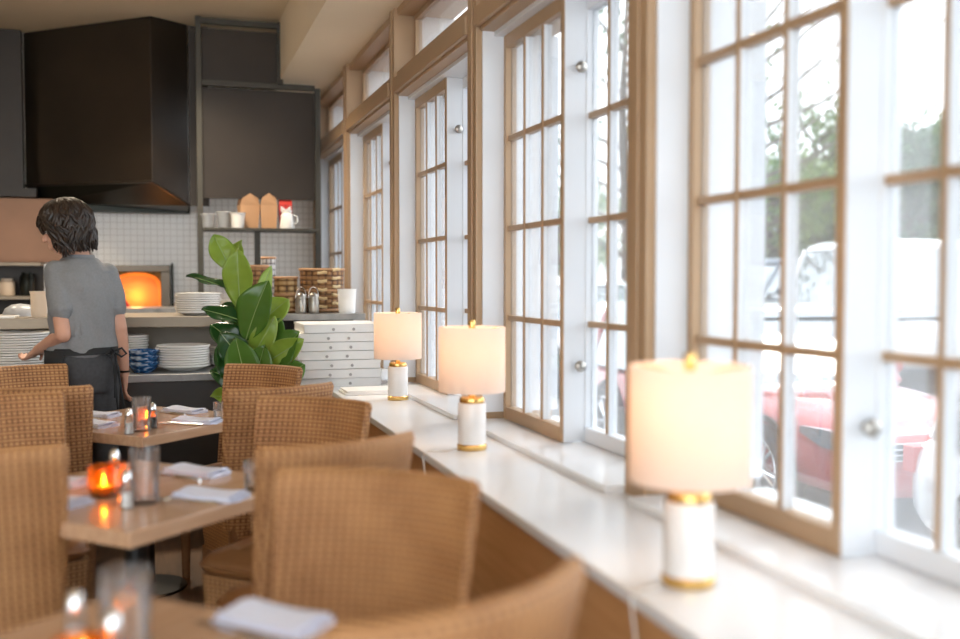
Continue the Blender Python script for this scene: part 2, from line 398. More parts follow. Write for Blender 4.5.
# ------------------------------------------------------------------ kitchen
CY = 5.75                                     # counter front
t = thing('service_counter', 'long kitchen counter with charcoal front and grey stone top holding plates', 'counter', (0, 0, 0))
MB().bb(-3.4, .62, CY + .03, 6.55, 0, .82).build('body', M_counterface, t, smooth=0)
MB().bb(-3.42, .64, CY, 6.6, .82, .86).build('worktop', M_counter, t, smooth=0, bevel=.004)
MB().bb(-3.4, .62, 6.45, 6.55, .86, 1.10).build('back_panel', M_taupe, t, smooth=0)
MB().bb(-3.42, .64, 6.10, 6.85, 1.105, 1.165).build('pass_shelf', M_taupe, t, smooth=0, bevel=.004)
for x in (-2.8, -1.6, -.45, .6): MB().bb(x - .02, x + .02, 6.14, 6.45, .86, 1.105).build('shelf_post', M_taupe, t, smooth=0)
t = thing('side_shelf', 'grey stone end shelf by the windows above the pizza boxes', 'shelf')
MB().bb(.645, 1.22, 6.30, 6.85, 1.125, 1.165).build('slab', M_counter, t, smooth=0, bevel=.003)
MB().bb(.65, 1.20, 6.62, 6.70, 0, 1.125).build('support_panel', M_counterface, t, smooth=0)
MB().bb(.66, 1.2, 6.60, 6.62, .0, .75).build('support_edge', M_taupe, t, smooth=0)
MB().bb(.58 + .065, LX + .03, 5.86, 6.6, .0, LEDGE - .001).build('trim_ledge_return', M_knee, smooth=0, kind='structure')

# hood
HZ = 3.435
a = (-1.10, 9.19); b = PD(150, 19, 7.9); b = (b.x, b.y); c = PD(187, 27, 8.17); c = (c.x, c.y)
t = thing('range_hood', 'big dark steel kitchen hood with angled faces above the cook', 'hood', (0, 0, 0))
hb = MB(); top = HZ
loop_t = [(a[0], a[1], top), (b[0], b[1], top), (c[0], c[1], top), (c[0], 9.19, top)]
loop_b = [(a[0], a[1], 2.17), (b[0], b[1], 2.155), (c[0], c[1], 1.99), (c[0], 9.19, 1.97)]
hb.add(loop_b + loop_t, [(0, 1, 5, 4), (1, 2, 6, 5), (2, 3, 7, 6), (3, 0, 4, 7), (4, 5, 6, 7)])
hb.build('canopy', M_hood, t, smooth=0, bevel=.006)
ub = MB(); e = .012
ub.add([(a[0], a[1], 2.17 - e), (b[0], b[1], 2.155 - e), (c[0], c[1], 1.99 - e), (c[0], 9.19, 1.97 - e), (-.95, 9.19, 2.02)], [(0, 1, 2, 3, 4)]); 
ub.build('underside', M_dark, t, smooth=0)
lb = MB()
for p, q in (((a[0], a[1], 2.165), (b[0], b[1], 2.15)), ((b[0], b[1], 2.15), (c[0], c[1], 1.985))):
    lb.tube([p, q], .012, 6)
lb.build('rim', M_hood, t)
MB().bb(-.9, c[0] + .02, 9.02, 9.18, 1.95, 2.03).build('grease_trough', M_dark, t, smooth=0)
t = MB().bb(-3.4, a[0] - .005, 9.08, 9.195, 2.13, 3.43).bb(-3.4, a[0] + .1, 9.0, 9.195, 2.06, 2.13).build('duct_panel', M_panel, smooth=0)
tag(t, 'dark bronze duct panel on the kitchen wall beside the hood', 'panel')
t = MB().bb(c[0] + .01, c[0] + .16, c[1] + .02, c[1] + .07, 1.98, 3.43).build('filler_panel', M_panel, smooth=0)
tag(t, 'narrow dark panel between the hood and the shelf frame', 'panel')
t = MB().bb(-3.4, -.60, 9.10, 9.195, 1.52, 2.055).build('copper_splashback', M_copper, smooth=0, bevel=.004)
tag(t, 'copper sheet on the kitchen wall below the hood', 'panel')
# pantry shelf seen under the copper
t = thing('storage_rack', 'white framed kitchen rack with jars below the copper sheet', 'rack', (0, 0, 0))
for x in (-1.95, PY(49, 290, 8.75).x): MB().bb(x - .028, x + .028, 8.72, 8.78, 0, 1.50).build('post', M_trimwhite, t, smooth=0)
r = MB()
for z in (.9, 1.22, 1.49): r.bb(-1.95, -.95, 8.74, 9.08, z, z + .025)
r.build('shelf', M_taupe, t, smooth=0)
MB().bb(-1.93, -.96, 9.06, 9.08, .9, 1.49).build('back_panel', M_panel, t, smooth=0)
for i, (x, z, rr, h, m, lab) in enumerate(((-1.22, 1.247, .06, .14, M_cream, 'cream jar on the kitchen rack under the copper sheet'), (-1.07, 1.247, .055, .19, M_dark, 'dark tin on the kitchen rack under the copper sheet'), (-1.4, 1.247, .06, .11, M_ceramic, 'white pot on the kitchen rack under the copper sheet'))):
    o = MB().lathe([(rr * .9, 0), (rr, .01), (rr, h * .8), (rr * .75, h * .9), (rr * .75, h)], 18).build('jar', m, loc=(x, 8.9, z)); tag(o, lab, 'jar')
# oven
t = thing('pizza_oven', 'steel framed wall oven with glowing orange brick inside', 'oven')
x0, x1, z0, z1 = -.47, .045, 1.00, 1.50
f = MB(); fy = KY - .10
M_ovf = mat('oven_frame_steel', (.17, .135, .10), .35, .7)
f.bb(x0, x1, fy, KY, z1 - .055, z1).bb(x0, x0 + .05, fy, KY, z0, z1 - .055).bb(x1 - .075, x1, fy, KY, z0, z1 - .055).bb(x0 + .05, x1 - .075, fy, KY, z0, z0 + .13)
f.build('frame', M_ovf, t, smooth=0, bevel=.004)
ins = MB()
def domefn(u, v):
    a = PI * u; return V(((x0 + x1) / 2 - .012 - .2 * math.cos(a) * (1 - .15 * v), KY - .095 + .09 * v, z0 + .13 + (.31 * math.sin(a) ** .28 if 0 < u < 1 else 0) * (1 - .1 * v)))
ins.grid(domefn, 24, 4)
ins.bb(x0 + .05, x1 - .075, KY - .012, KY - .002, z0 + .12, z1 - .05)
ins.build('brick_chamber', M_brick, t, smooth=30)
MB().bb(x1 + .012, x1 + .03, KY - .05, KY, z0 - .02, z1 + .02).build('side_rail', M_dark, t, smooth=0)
o = MB().sphere((0, 0, 0), (.10, .05, .12), 18, 12).build('oven_mitt', M_red, loc=(PY(119, 312, 9.0).x, 8.98, 1.105)); MB().bb(x0, x1, 8.88, KY - .1, .96, .985).build('hearth_shelf', M_steel, t, smooth=0); tag(o, 'red mitt lying before the glowing oven', 'mitt')

# shelf frame with dark upper panel
FY = 8.15
def fx(px): return PY(px, 200, FY).x
L0, L1, R1, R2 = fx(200), fx(257), fx(281), fx(318)
t = thing('shelf_frame', 'tall dark steel kitchen frame with an open shelf of takeout ware', 'shelf', (0, 0, 0))
p = .022
def zz(px, py): return PY(px, py, FY).z
zt, zn, zs = CEIL - .02, zz(300, 88), zz(257, 229)
for nm, q in (('post', (L0, 1.165, zt)), ('post', (R2, 1.165, zn)), ('post', (R1, zn, zt)), ('post', (L1, 1.165, zs))):
    MB().bb(q[0] - p, q[0] + p, FY - p, FY + p, q[1], q[2]).build(nm, M_frame, t, smooth=0, bevel=.003)
for q in ((L0, R1, zt - .03), (L0, R2, zn), ):
    MB().bb(q[0] + p, q[1] - p if q[2] > 3 else q[1] - p, FY - p, FY + p, q[2] - p, q[2] + p).build('rail', M_frame, t, smooth=0, bevel=.003)
MB().bb(L0 + p, R2 - p, FY - .16, FY + .16, zs - .022, zs).build('shelf', M_frame, t, smooth=0, bevel=.003)
MB().bb(L0 + p, R1 - p, FY + p, FY + p + .02, zn - .02, zt - .08).bb(L0 + p, R2 - p, FY + p, FY + p + .02, zz(257, 199), zn - .03).build('upper_panel', M_panel, t, smooth=0)
# back counter carrying the frame
t = thing('back_counter', 'low back kitchen counter under the shelf frame', 'counter')
MB().bb(-.65, 1.2, 7.9, 8.45, 0, 1.12).build('body', M_counterface, t, smooth=0)
MB().bb(-.66, 1.22, 7.88, 8.47, 1.12, 1.163).build('worktop', M_counter, t, smooth=0)

# ---- ware on the frame shelf
def shelf_spot(px, dy=0): q = PY(px, 226, FY + dy); return (q.x, FY + dy, zs)
def cup_prof(r0, r1, h, th=.003):
    return [(.001, 0), (r0, 0), (r1, h), (r1 + .004, h), (r1 + .004, h - .004), (r1 - th, h - .002), (r0 - th, th), (.001, th)]
def deli(label, loc, h, lidm, r=.06):
    t = thing('deli_container', label, 'container', loc)
    MB().lathe(cup_prof(r * .85, r, h), 20).build('tub', M_plastic, t)
    if lidm: MB().lathe([(.001, h), (r + .007, h), (r + .007, h + .012), (.001, h + .012)], 20).build('lid', lidm, t)
deli('clear lidded tub at the open end of the takeout shelf', shelf_spot(208), .10, M_plastic, .057)
deli('clear lidded tub second along the takeout shelf', shelf_spot(224), .12, M_plastic, .057)
o = MB().lathe(cup_prof(.045, .058, .12), 22).build('paper_cup', M_ceramic, loc=shelf_spot(238, -.085)); tag(o, 'white paper cup in front of the brown takeout boxes', 'cup')
def takeout(label, px, dy, w, h, rz):
    t = thing('takeout_box', label, 'box', shelf_spot(px, dy), rz)
    b = MB(); w0, w1, d0, d1 = w * .42, w * .5, w * .32, w * .40
    b.rings([[(-w0, -d0, 0), (w0, -d0, 0), (w0, d0, 0), (-w0, d0, 0)], [(-w1, -d1, h * .66), (w1, -d1, h * .66), (w1, d1, h * .66), (-w1, d1, h * .66)]]).build('carton', M_kraft, t, smooth=0)
    for sy in (-1, 1):
        fl = MB(); y0, y1 = sy * d1, sy * (d1 + .012)
        fl.add([(-w1, y0, h * .66), (w1, y0, h * .66), (w1 * .8, y1, h * .86), (0, y1, h), (-w1 * .8, y1, h * .86),
                (-w1, y0 - sy * .003, h * .66), (w1, y0 - sy * .003, h * .66), (w1 * .8, y1 - sy * .003, h * .86), (0, y1 - sy * .003, h), (-w1 * .8, y1 - sy * .003, h * .86)],
               [(0, 1, 2, 3, 4), (9, 8, 7, 6, 5), (0, 5, 6, 1), (1, 6, 7, 2), (2, 7, 8, 3), (3, 8, 9, 4), (4, 9, 5, 0)]).build('flap', M_kraft, t, smooth=0)
takeout('open brown takeout box beside the white paper cup', 248.5, .04, .155, .28, .15)
takeout('open brown takeout box next to the red bag', 268.8, .02, .135, .285, -.05)
t = thing('coffee_bag', 'red printed bag with white and black v behind the white jug', 'bag', shelf_spot(285.5, .05))
MB().rings([[(-.05, -.03, 0), (.05, -.03, 0), (.05, .03, 0), (-.05, .03, 0)], [(-.052, -.03, .2), (.052, -.03, .2), (.052, .03, .2), (-.052, .03, .2)], [(-.05, -.006, .26), (.05, -.006, .26), (.05, .006, .26), (-.05, .006, .26)]]).build('pouch', M_red, t, smooth=0, bevel=.004)
MB().add([(-.04, -.0335, .14), (.04, -.0335, .14), (.04, -.0335, .19), (0, -.0335, .16), (-.04, -.0335, .19)], [(0, 1, 2, 3, 4)]).build('white_print', M_ceramic, t, smooth=0)
MB().add([(-.03, -.024, .215), (.03, -.024, .215), (0, -.032, .18)], [(0, 1, 2)]).build('black_print', M_black, t, smooth=0)
t = thing('milk_jug', 'small white jug in front of the red bag', 'jug', shelf_spot(287, -.07))
MB().lathe([(.001, 0), (.055, 0), (.058, .02), (.046, .11), (.036, .125), (.04, .15), (.035, .15), (.03, .125), (.001, .12)], 22).build('vessel', M_ceramic, t)
MB().tube([(.048, 0, .11), (.08, 0, .10), (.085, 0, .06), (.055, 0, .04)], .007, 8).build('handle', M_ceramic, t)

# ---- things on the end shelf and the pass
SHZ = 1.165
def basket(label, px, py, y, r, h, m, z=SHZ, rim=True):
    q = PY(px, py, y); t = thing('woven_basket', label, 'basket', (q.x, y, z))
    fn = lambda co, n: (math.atan2(co.y, co.x) * r, co.z)
    MB().lathe([(.001, 0), (r * .9, 0), (r * .98, h * .3), (r, h), (r - .012, h), (r * .95, h * .35), (.001, .012)], 32).build('body', m, t, uvfn=fn)
    for z_ in ((.06, .5, .97) if rim else (.97,)):
        MB().lathe([(r * (.93 + .07 * z_) + .008 * math.cos(k), h * z_ + .008 * math.sin(k)) for k in [2 * PI * i / 8 for i in range(8)]], 32, close=True).build('hoop', M_kraft, t)
    return t
M_bw1 = weave('dark_brown_basketry', ((.045, .02, .01), (.20, .09, .035), (.42, .23, .09)), .045, .03, .8)
M_bw2 = weave('golden_basketry', ((.05, .02, .01), (.34, .18, .06), (.70, .50, .24)), .06, .035, .8)
bz = PY(322, 316, 6.5)
basket('big round brown bamboo basket beside the windows on the end shelf', 322, 316, 6.62, .145, .29, M_bw1)
sl = MB()   # pale bamboo bands on the big basket
big = [o for o in C.objects if o.get('label', '').startswith('big round brown')][0]
for k in range(5):
    z = .04 + k * .055
    for a0 in (-1.9, -1.25):
        sl.tube([(.151 * math.cos(a0 + i * .1), .151 * math.sin(a0 + i * .1), z + .003 * math.sin(i * 1.4 + k) + (.02 if a0 > -1.5 else 0)) for i in range(5)], .010, 6)
sl.build('pale_band', mat('pale_bamboo', (.72, .55, .30), .4), big)
basket('small banded bamboo basket between the plant and the big basket', 286, 316, 6.58, .075, .235, M_bw2)
basket('dark woven basket partly hidden behind the fig leaves', 257, 316, 6.60, .075, .31, M_bw1)
wm = mat('black_and_white_weave', (.5, .5, .5), .5)
wm2 = weave('striped_basketry', ((.03, .03, .03), (.5, .5, .5), (.85, .85, .84)), .03, .04, .6)
basket('narrow black and white woven basket behind the plant', 269, 316, 6.79, .045, .37, wm2, rim=False)
def canister(label, px):
    q = PY(px, 317, 6.38); t = thing('steel_caddy', label, 'canister', (q.x, 6.38, SHZ))
    MB().lathe([(.001, 0), (.032, 0), (.037, .02), (.036, .085), (.033, .095), (.029, .095), (.029, .02), (.001, .015)], 22).build('cup', M_steel, t)
    MB().lathe([(.033, .095), (.034, .102), (.027, .122), (.010, .134), (.001, .135)], 22).build('lid', M_steel, t)
    MB().tube([(.033 * math.cos(i * PI / 10), 0, .10 + .07 * math.sin(i * PI / 10)) for i in range(11)], .004, 8).build('handle', M_chrome, t)
canister('polished steel canister with hoop handle nearest the small basket', 301)
canister('polished steel canister with hoop handle nearest the white tub', 313.5)
q = PY(347, 317, 6.38)
o = MB().lathe(cup_prof(.052, .06, .155), 22).build('white_tub', M_pizza, loc=(q.x, 6.38, SHZ)); tag(o, 'tall white tub on the end shelf against the window post', 'tub')

def plate_stack(labels, loc, n, r, dz, group, deep=.018, m=M_ceramic):
    for i in range(n):
        o = MB().lathe([(.001, 0), (r * .6, 0), (r * .66, deep * .2), (r * .99, deep), (r, deep + .004), (r * .985, deep + .010), (r * .66, deep * .2 + .009), (.001, .009)], 32).build('dinner_plate', m, loc=(loc[0] + random.Random(i * 7).uniform(-.004, .004), loc[1], loc[2] + i * dz))
        tag(o, labels, 'plate', group)
CZ = .86; PS = 1.165
q = PY(197, 318, 6.28)
plate_stack('cream plate in the stack on the upper pass shelf', (q.x + .01, 6.33, PS), 9, .135, .0135, 'plates on the upper pass shelf')
q = PY(214, 294, 6.3)
o = MB().lathe([(.001, 0), (.05, 0), (.09, .05), (.10, .085), (.094, .085), (.084, .05), (.001, .01)], 28).build('serving_bowl', M_ceramic, loc=(q.x + .10, 6.62, PS)); tag(o, 'white bowl on the pass shelf behind the plant', 'bowl')
q = PY(183, 366, 6.02)
plate_stack('white shallow bowl plate stacked beside the blue bowls', (q.x, 6.0, CZ), 9, .15, .0140, 'plates beside the blue bowls', .026)
q = PY(133, 366, 6.1)
plate_stack('cream plate in the tall stack behind the blue bowls', (q.x - .02, 6.24, CZ), 13, .105, .0140, 'plates behind the blue bowls')
q = PY(216, 366, 6.15)
plate_stack('white plate in the stack hidden behind the fig leaves', (q.x + .06, 6.2, CZ), 8, .10, .0135, 'plates behind the plant')
q = PY(143.5, 366, 5.98)
for i in range(3):
    o = MB().lathe([(.001, 0), (.05, 0), (.078, .03), (.088, .062), (.082, .062), (.072, .03), (.001, .008)], 30).build('blue_bowl', M_blue, loc=(q.x, 5.93, CZ + .033 * i))
    tag(o, ['blue glazed bowl at the bottom of the blue stack', 'blue glazed bowl in the middle of the blue stack', 'blue glazed bowl on top of the blue stack'][i], 'bowl', 'blue bowls on the counter')
q = PD(20, 362, 5.55)
plate_stack('white plate in the stack the person holds', (q.x, 5.99, CZ), 16, .165, .0138, 'plates at the hand of the person')
q = PY(39, 315, 6.25)
t = thing('water_jug', 'beige tall jug on the pass shelf beside the person', 'jug', (q.x, 6.25, PS))
MB().lathe([(.001, 0), (.038, 0), (.042, .02), (.045, .13), (.05, .15), (.045, .15), (.04, .13), (.001, .01)], 24).build('vessel', M_cream, t)
q = PY(17, 315, 6.3)
o = MB().lathe([(.10, 0), (.10, .01), (.085, .045), (.05, .068), (.001, .075)], 28).build('steel_bowl', mat('grey_enamel', (.42, .43, .45), .3), loc=(q.x, 6.45, PS)); tag(o, 'upturned grey bowl on the pass shelf beside the jug', 'bowl')
o = MB().bb(-.13, .13, -.1, .1, 0, .012).build('tray', M_ceramic, loc=(q.x - .12, 6.22, PS), bevel=.003); tag(o, 'white tray lying on the pass shelf near the grey bowl', 'tray')

# pizza boxes
PBZ = LEDGE
labs = ['bottom', 'second from bottom', 'third from bottom', 'middle', 'third from top', 'second from top', 'top']
for i in range(7):
    rr = random.Random(40 + i); n = 'pizza_box'
    t = thing(n, 'white pizza box with two tab dots, %s of the stack on the ledge' % labs[i], 'box', (.985 + rr.uniform(-.02, .02), 6.08 + rr.uniform(-.015, .015), PBZ + i * .0532), rr.uniform(-.02, .02), 'stack of pizza boxes')
    s = .23 if i > 1 else .245
    MB().bb(-s, s, -s, s, 0, .049).build('carton', M_pizza, t, smooth=0, bevel=.003)
    MB().bb(-s - .003, s + .003, -s - .004, s, .036, .0505).build('lid_edge', M_pizza, t, smooth=0)
    for x in (-.06, .06):
        MB().lathe([(.001, 0), (.009, 0), (.009, .003), (.001, .003)], 12, Matrix.Translation((x, -s - .004, .02)) @ Matrix.Rotation(PI / 2, 4, 'X')).build('tab_dot', mat('grey_tab', (.35, .34, .33), .5), t)
for i in range(2):
    o = MB().bb(-.15, .15, -.11, .11, 0, .012).build('menu_folder', M_pizza, loc=(1.08 + i * .01, 5.50 - .0 * i, LEDGE + i * .0125), bevel=.002)
    tag(o, 'flat white menu %s on the ledge behind the farthest lamp' % ('lying lower' if i == 0 else 'lying uppermost'), 'menu', 'menus on the ledge')

# ------------------------------------------------------------------ lamps
def make_lamp():
    t = thing('table_lamp', '', 'lamp')
    MB().lathe([(.001, 0), (.054, 0), (.056, .004), (.056, .018), (.052, .022), (.001, .022)], 32).build('base', M_brass, t)
    MB().lathe([(.001, .022), (.052, .022), (.053, .026), (.053, .172), (.051, .176), (.001, .176)], 32).build('marble_body', M_marble, t)
    MB().lathe([(.001, .176), (.046, .176), (.048, .186), (.044, .196), (.014, .2), (.010, .22), (.010, .27), (.001, .27)], 28).build('neck', M_brass, t)
    sz0, sz1, r = .218, .458, .125
    MB().lathe([(r, sz0), (r, sz1), (r - .003, sz1), (r - .003, sz0)], 48, close=True).build('lamp_shade', M_shade, t)
    h = MB()
    for k in range(3):
        a = 2 * PI * k / 3; h.tube([(0, 0, sz1 - .02), ((r - .003) * math.cos(a), (r - .003) * math.sin(a), sz1 - .006)], .002, 6)
    h.tube([(0, 0, .27), (.03, 0, .30), (.035, 0, .38), (0, 0, .44)], .002, 6); h.tube([(0, 0, .27), (-.03, 0, .30), (-.035, 0, .38), (0, 0, .44)], .002, 6)
    h.build('harp', M_brass, t)
    MB().lathe([(.001, .435), (.011, .437), (.012, .455), (.013, .478), (.010, .484), (.001, .486)], 18).build('finial', M_brass, t)
    MB().lathe([(.008, .27), (.012, .29), (.026, .325), (.026, .345), (.015, .365), (.001, .37)], 18).build('bulb', mat('lit_bulb', (1, .9, .75), .4, emit=((1, .62, .28), 2.5)), t)
    return t
lamp = make_lamp()
LP = [PZ(688, 583, LEDGE), PZ(472, 449, LEDGE), PZ(398, 399.5, LEDGE)]
LL = ['brass and marble table lamp nearest the camera on the window ledge', 'brass and marble table lamp in the middle of the window ledge', 'brass and marble table lamp nearest the pizza boxes']
for i, q in enumerate(LP):
    o = lamp if i == 0 else copy_tree(lamp)
    place(o, (q.x, q.y, LEDGE), .4 * i, LL[i], 'table lamps along the window ledge')
    l = bpy.data.lights.new('lamp_light', 'POINT'); l.energy = .30; l.color = (1, .60, .33); l.shadow_soft_size = .03
    lo = bpy.data.objects.new('lamp_light', l); C.objects.link(lo); lo.location = (q.x - .012, q.y, LEDGE + .395)
    s = V((q.x - .062, q.y - .01, LEDGE + .006))
    if i < 2:
        pts = [s, s + V((-.05, -.02, -.002)), V((LX + .02, q.y - .02, LEDGE + .004)), V((LX - .006, q.y - .03, LEDGE - .01)), V((LX + .015, q.y - .04, LEDGE - .2)), V((LX + .02, q.y - .05, .2))]
        cd = MB().tube(pts, .003, 8).build('lamp_cord', M_cord)
        tag(cd, ['pale lamp cord hanging over the ledge from the nearest lamp', 'pale lamp cord hanging over the ledge from the middle lamp'][i], 'cord')

# ------------------------------------------------------------------ chairs
def make_chair():
    t = thing('dining_chair', '', 'chair')
    H = .95; zb = .40
    def bp(u, v, off):          # u -1..1, v 0..1
        hw = .190 + .035 * v; x = u * hw
        y = -.235 + .060 * (abs(u) ** 2.2) - .10 * v ** 1.2
        z = zb + (H - zb) * v
        return V((x, y + off, z))
    b = MB(); nu, nv = 20, 14; th = .042
    rings = []
    for j in range(nv + 1):
        v = j / nv; loop = []
        e = 1.0
        front = [bp(-1 + 2 * i / nu, v, th / 2) for i in range(nu + 1)]
        back = [bp(1 - 2 * i / nu, v, -th / 2) for i in range(nu + 1)]
        ra = bp(1, v, 0) + V((.014, 0, 0)); la = bp(-1, v, 0) - V((.014, 0, 0))
        rings.append(front + [ra] + back + [la])
    tp = []
    for p, q in zip(rings[-1], [None] * len(rings[-1])): tp.append(p)
    cx = len(tp)
    # softly rounded top edge
    mid = [bp(-1 + 2 * i / nu, 1, 0) for i in range(nu + 1)]
    full = mid + [mid[-1]] + mid[::-1] + [mid[0]]
    rings.append([p.lerp(m_, .35) + V((0, 0, .012)) for p, m_ in zip(tp, full)])
    rings.append([p.lerp(m_, .8) + V((0, 0, .017)) for p, m_ in zip(tp, full)])
    b.rings(rings)
    b.build('backrest', M_wicker, t, smooth=50, uvfn=lambda co, n: ((co.x if abs(n.x) < .8 else co.y), co.z))
    # woven apron
    def rr(hx, y0, y1, z, r=.03):
        pts = []
        for (sx, sy, a0) in ((1, 1, 0), (-1, 1, PI / 2), (-1, -1, PI), (1, -1, 3 * PI / 2)):
            for k in range(4):
                a = a0 + k * PI / 6
                pts.append(V((sx * (hx - r) + r * math.cos(a), (y1 - r if sy > 0 else y0 + r) + r * math.sin(a), z)))
        return pts
    MB().rings([rr(.172, -.205, .110, .27), rr(.178, -.215, .115, .33), rr(.182, -.22, .12, .435)]).build('seat_base', M_wicker, t, smooth=50, uvfn=lambda co, n: ((co.x if abs(n.y) > .7 else co.y), co.z))
    cu = MB().rings([rr(.172, -.185, .120, .436, .05), rr(.182, -.195, .133, .455, .05), rr(.182, -.195, .133, .475, .05), rr(.165, -.18, .12, .497, .05), rr(.12, -.12, .08, .515, .05), rr(.06, -.06, .09, .518, .03)])
    cush = cu.build('cushion', M_cushion, t, smooth=180)
    pp = rr(.184, -.197, .135, .465, .05); pp.append(pp[0]); MB().tube(pp, .006, 6, caps=False).build('piping', M_cushion, cush)
    for sx in (-1, 1):
        MB().tube([(sx * .155, .095, .28), (sx * .155, .095, 0)], [.024, .017], 10).build('leg', M_wleg, t)
        MB().tube([(sx * .160, -.19, .42), (sx * .162, -.195, .25), (sx * .172, -.235, 0)], [.024, .024, .017], 10).build('leg', M_wleg, t)
    return t
chair = make_chair()
BACKOFF = V((0, -.305, 0))
def put_chair(px, py, ang, label, first=[True], dz=0):
    # px,py: middle of the top edge; d: its depth; ang: heading of the chair's front from +Y, ccw
    q = PZ(px, py, .967)
    R = Matrix.Rotation(ang, 3, 'Z'); off = R @ BACKOFF
    loc = V((q.x - off.x, q.y - off.y, 0))
    o = chair if first[0] else copy_tree(chair); first[0] = False
    place(o, loc, ang, label, 'wicker chairs round the three tables'); return o
D = math.radians
g = 'wicker dining chair at the '
put_chair(482, 593, D(26), g + 'nearest table, tucked by the ledge, its back to the camera')
put_chair(380, 472, D(146), g + 'nearest table, broad woven front turned to the camera')
put_chair(345, 440, D(20), g + 'middle table by the ledge, its back to the camera')
put_chair(318, 398, D(138), g + 'middle table by the ledge, facing the camera')
put_chair(284, 386, D(20), g + 'far table by the ledge, its back to the camera')
put_chair(267, 365, D(135), g + 'far table in front of the fig plant')
put_chair(-36, 449, D(-4), g + 'middle table, room side, tall back closest to the camera')
put_chair(-6, 396, D(-156), g + 'middle table, room side, turned to face the camera')
put_chair(27, 387, D(-6), g + 'far table, room side, its back to the camera')
put_chair(16, 366, D(-152), g + 'far table, room side, just before the person')

# ------------------------------------------------------------------ tables
TZ = .76; S = .74; TC = [V((-.09, 1.60, 0)), V((-.09, 3.12, 0)), V((-.09, 4.68, 0))]
def make_table():
    t = thing('dining_table', '', 'table')
    MB().bb(-S / 2, S / 2, -S / 2, S / 2, TZ - .042, TZ).build('tabletop', M_table, t, smooth=0, bevel=.004)
    MB().lathe([(.035, .03), (.035, TZ - .06)], 20).build('column', M_black, t)
    MB().lathe([(.001, 0), (.17, 0), (.17, .012), (.05, .03), (.001, .03)], 32).build('foot_plate', M_black, t)
    MB().bb(-.2, .2, -.03, .03, TZ - .06, TZ - .042).bb(-.03, .03, -.2, .2, TZ - .06, TZ - .042).build('bracket', M_black, t, smooth=0)
    return t
tab = make_table(); TN = ['nearest table', 'middle table', 'far table']
for i, c_ in enumerate(TC):
    o = tab if i == 0 else copy_tree(tab)
    place(o, c_, D(45), ['square pale oak table nearest the camera, set with tumbler and candle', 'square pale oak table in the middle of the row', 'square pale oak table closest to the kitchen counter'][i], 'oak dining tables')

def make_napkin():
    m = MB(); L, Wd = .20, .105
    for k, (dx, dz) in enumerate(((0, 0), (.006, .0065), (.0, .013))):
        def fn(u, v, k=k, dz=dz, dx=dx):
            x = (u - .5) * (L - .008 * k) + dx; y = (v - .5) * (Wd - .005 * k)
            return V((x, y, dz + .001 + .003 * math.sin(u * 5 + k) * (.4 + k * .3) + .0025 * math.cos(v * 6 + k)))
        n0 = len(m.v); m.grid(fn, 14, 8)
        def fn2(u, v, k=k): p = fn(u, v); return V((p.x, p.y, p.z + .0055))
        n1 = len(m.v); m.grid(fn2, 14, 8)
        w = 15; rim = [i for i in range(15)] + [j * w + 14 for j in range(1, 9)] + [8 * w + i for i in range(13, -1, -1)] + [j * w for j in range(7, 0, -1)]
        for a_, b_ in zip(rim, rim[1:] + rim[:1]): m.f.append((n0 + a_, n0 + b_, n1 + b_, n1 + a_))
    return m.build('napkin', M_napkin, smooth=50)
def make_fork():
    t = thing('fork', '', 'fork')
    MB().tube([(-.10, 0, .003), (-.02, 0, .004), (.03, 0, .008), (.05, 0, .006)], [.006, .004, .0032, .006], 8).build('handle', M_silver, t)
    h = MB(); h.tube([(.045, 0, .006), (.06, 0, .004)], [.006, .010], 8)
    for k in range(4): h.tube([(.058, -.009 + .006 * k, .004), (.10, -.009 + .006 * k, .008)], [.0018, .001], 6)
    h.build('tines', M_silver, t); return t
def make_knife():
    t = thing('table_knife', '', 'knife')
    MB().tube([(-.11, 0, .004), (-.02, 0, .005), (.0, 0, .004)], [.0065, .005, .004], 8).build('handle', M_silver, t)
    MB().add([(0, -.006, .002), (.09, -.008, .002), (.12, .002, .002), (0, .006, .002), (0, -.006, .0045), (.09, -.008, .0035), (.12, .002, .003), (0, .006, .0045)],
             [(0, 1, 2, 3), (7, 6, 5, 4), (0, 4, 5, 1), (1, 5, 6, 2), (2, 6, 7, 3), (3, 7, 4, 0)]).build('blade', M_silver, t, smooth=0); return t
nap, frk, knf = make_napkin(), make_fork(), make_knife()
# offsets from the table centre for the four places, by what the photo shows
seat = [('window side nearest the camera', V((.205, -.175, 0)), D(-38)), ('window side nearest the kitchen', V((.18, .20, 0)), D(-50)),
        ('room side nearest the camera', V((-.215, -.125, 0)), D(-45)), ('room side nearest the kitchen', V((-.225, .16, 0)), D(-40))]
first = True
for ti, c_ in enumerate(TC):
    for si, (nm, off, az) in enumerate(seat):
        rr = random.Random(ti * 10 + si); p = c_ + off + V((rr.uniform(-.012, .012), rr.uniform(-.012, .012), TZ))
        if ti == 0 and si == 1: p += V((.10, .02, 0))
        az2 = az + rr.uniform(-.12, .12)
        a = nap if first else nap.copy(); b_ = frk if first else copy_tree(frk); k_ = knf if first else copy_tree(knf)
        if not first: C.objects.link(a)
        first = False
        where = 'on the %s, %s' % (TN[ti], nm)
        tag(a, 'folded white napkin ' + where, 'napkin', 'folded napkins'); place(a, p, az2)
        dr = V((math.cos(az2), math.sin(az2), 0)); pe = V((-dr.y, dr.x, 0)); s_ = -1 if si in (0, 2) else 1
        tag(b_, 'steel fork beside the napkin ' + where, 'fork', 'forks'); place(b_, p + pe * (.072 * s_) - dr * .03, az2 + PI + .1)
        tag(k_, 'steel knife beside the napkin ' + where, 'knife', 'knives'); place(k_, p - pe * (.072 * s_) - dr * .02, az2 + PI - .08)
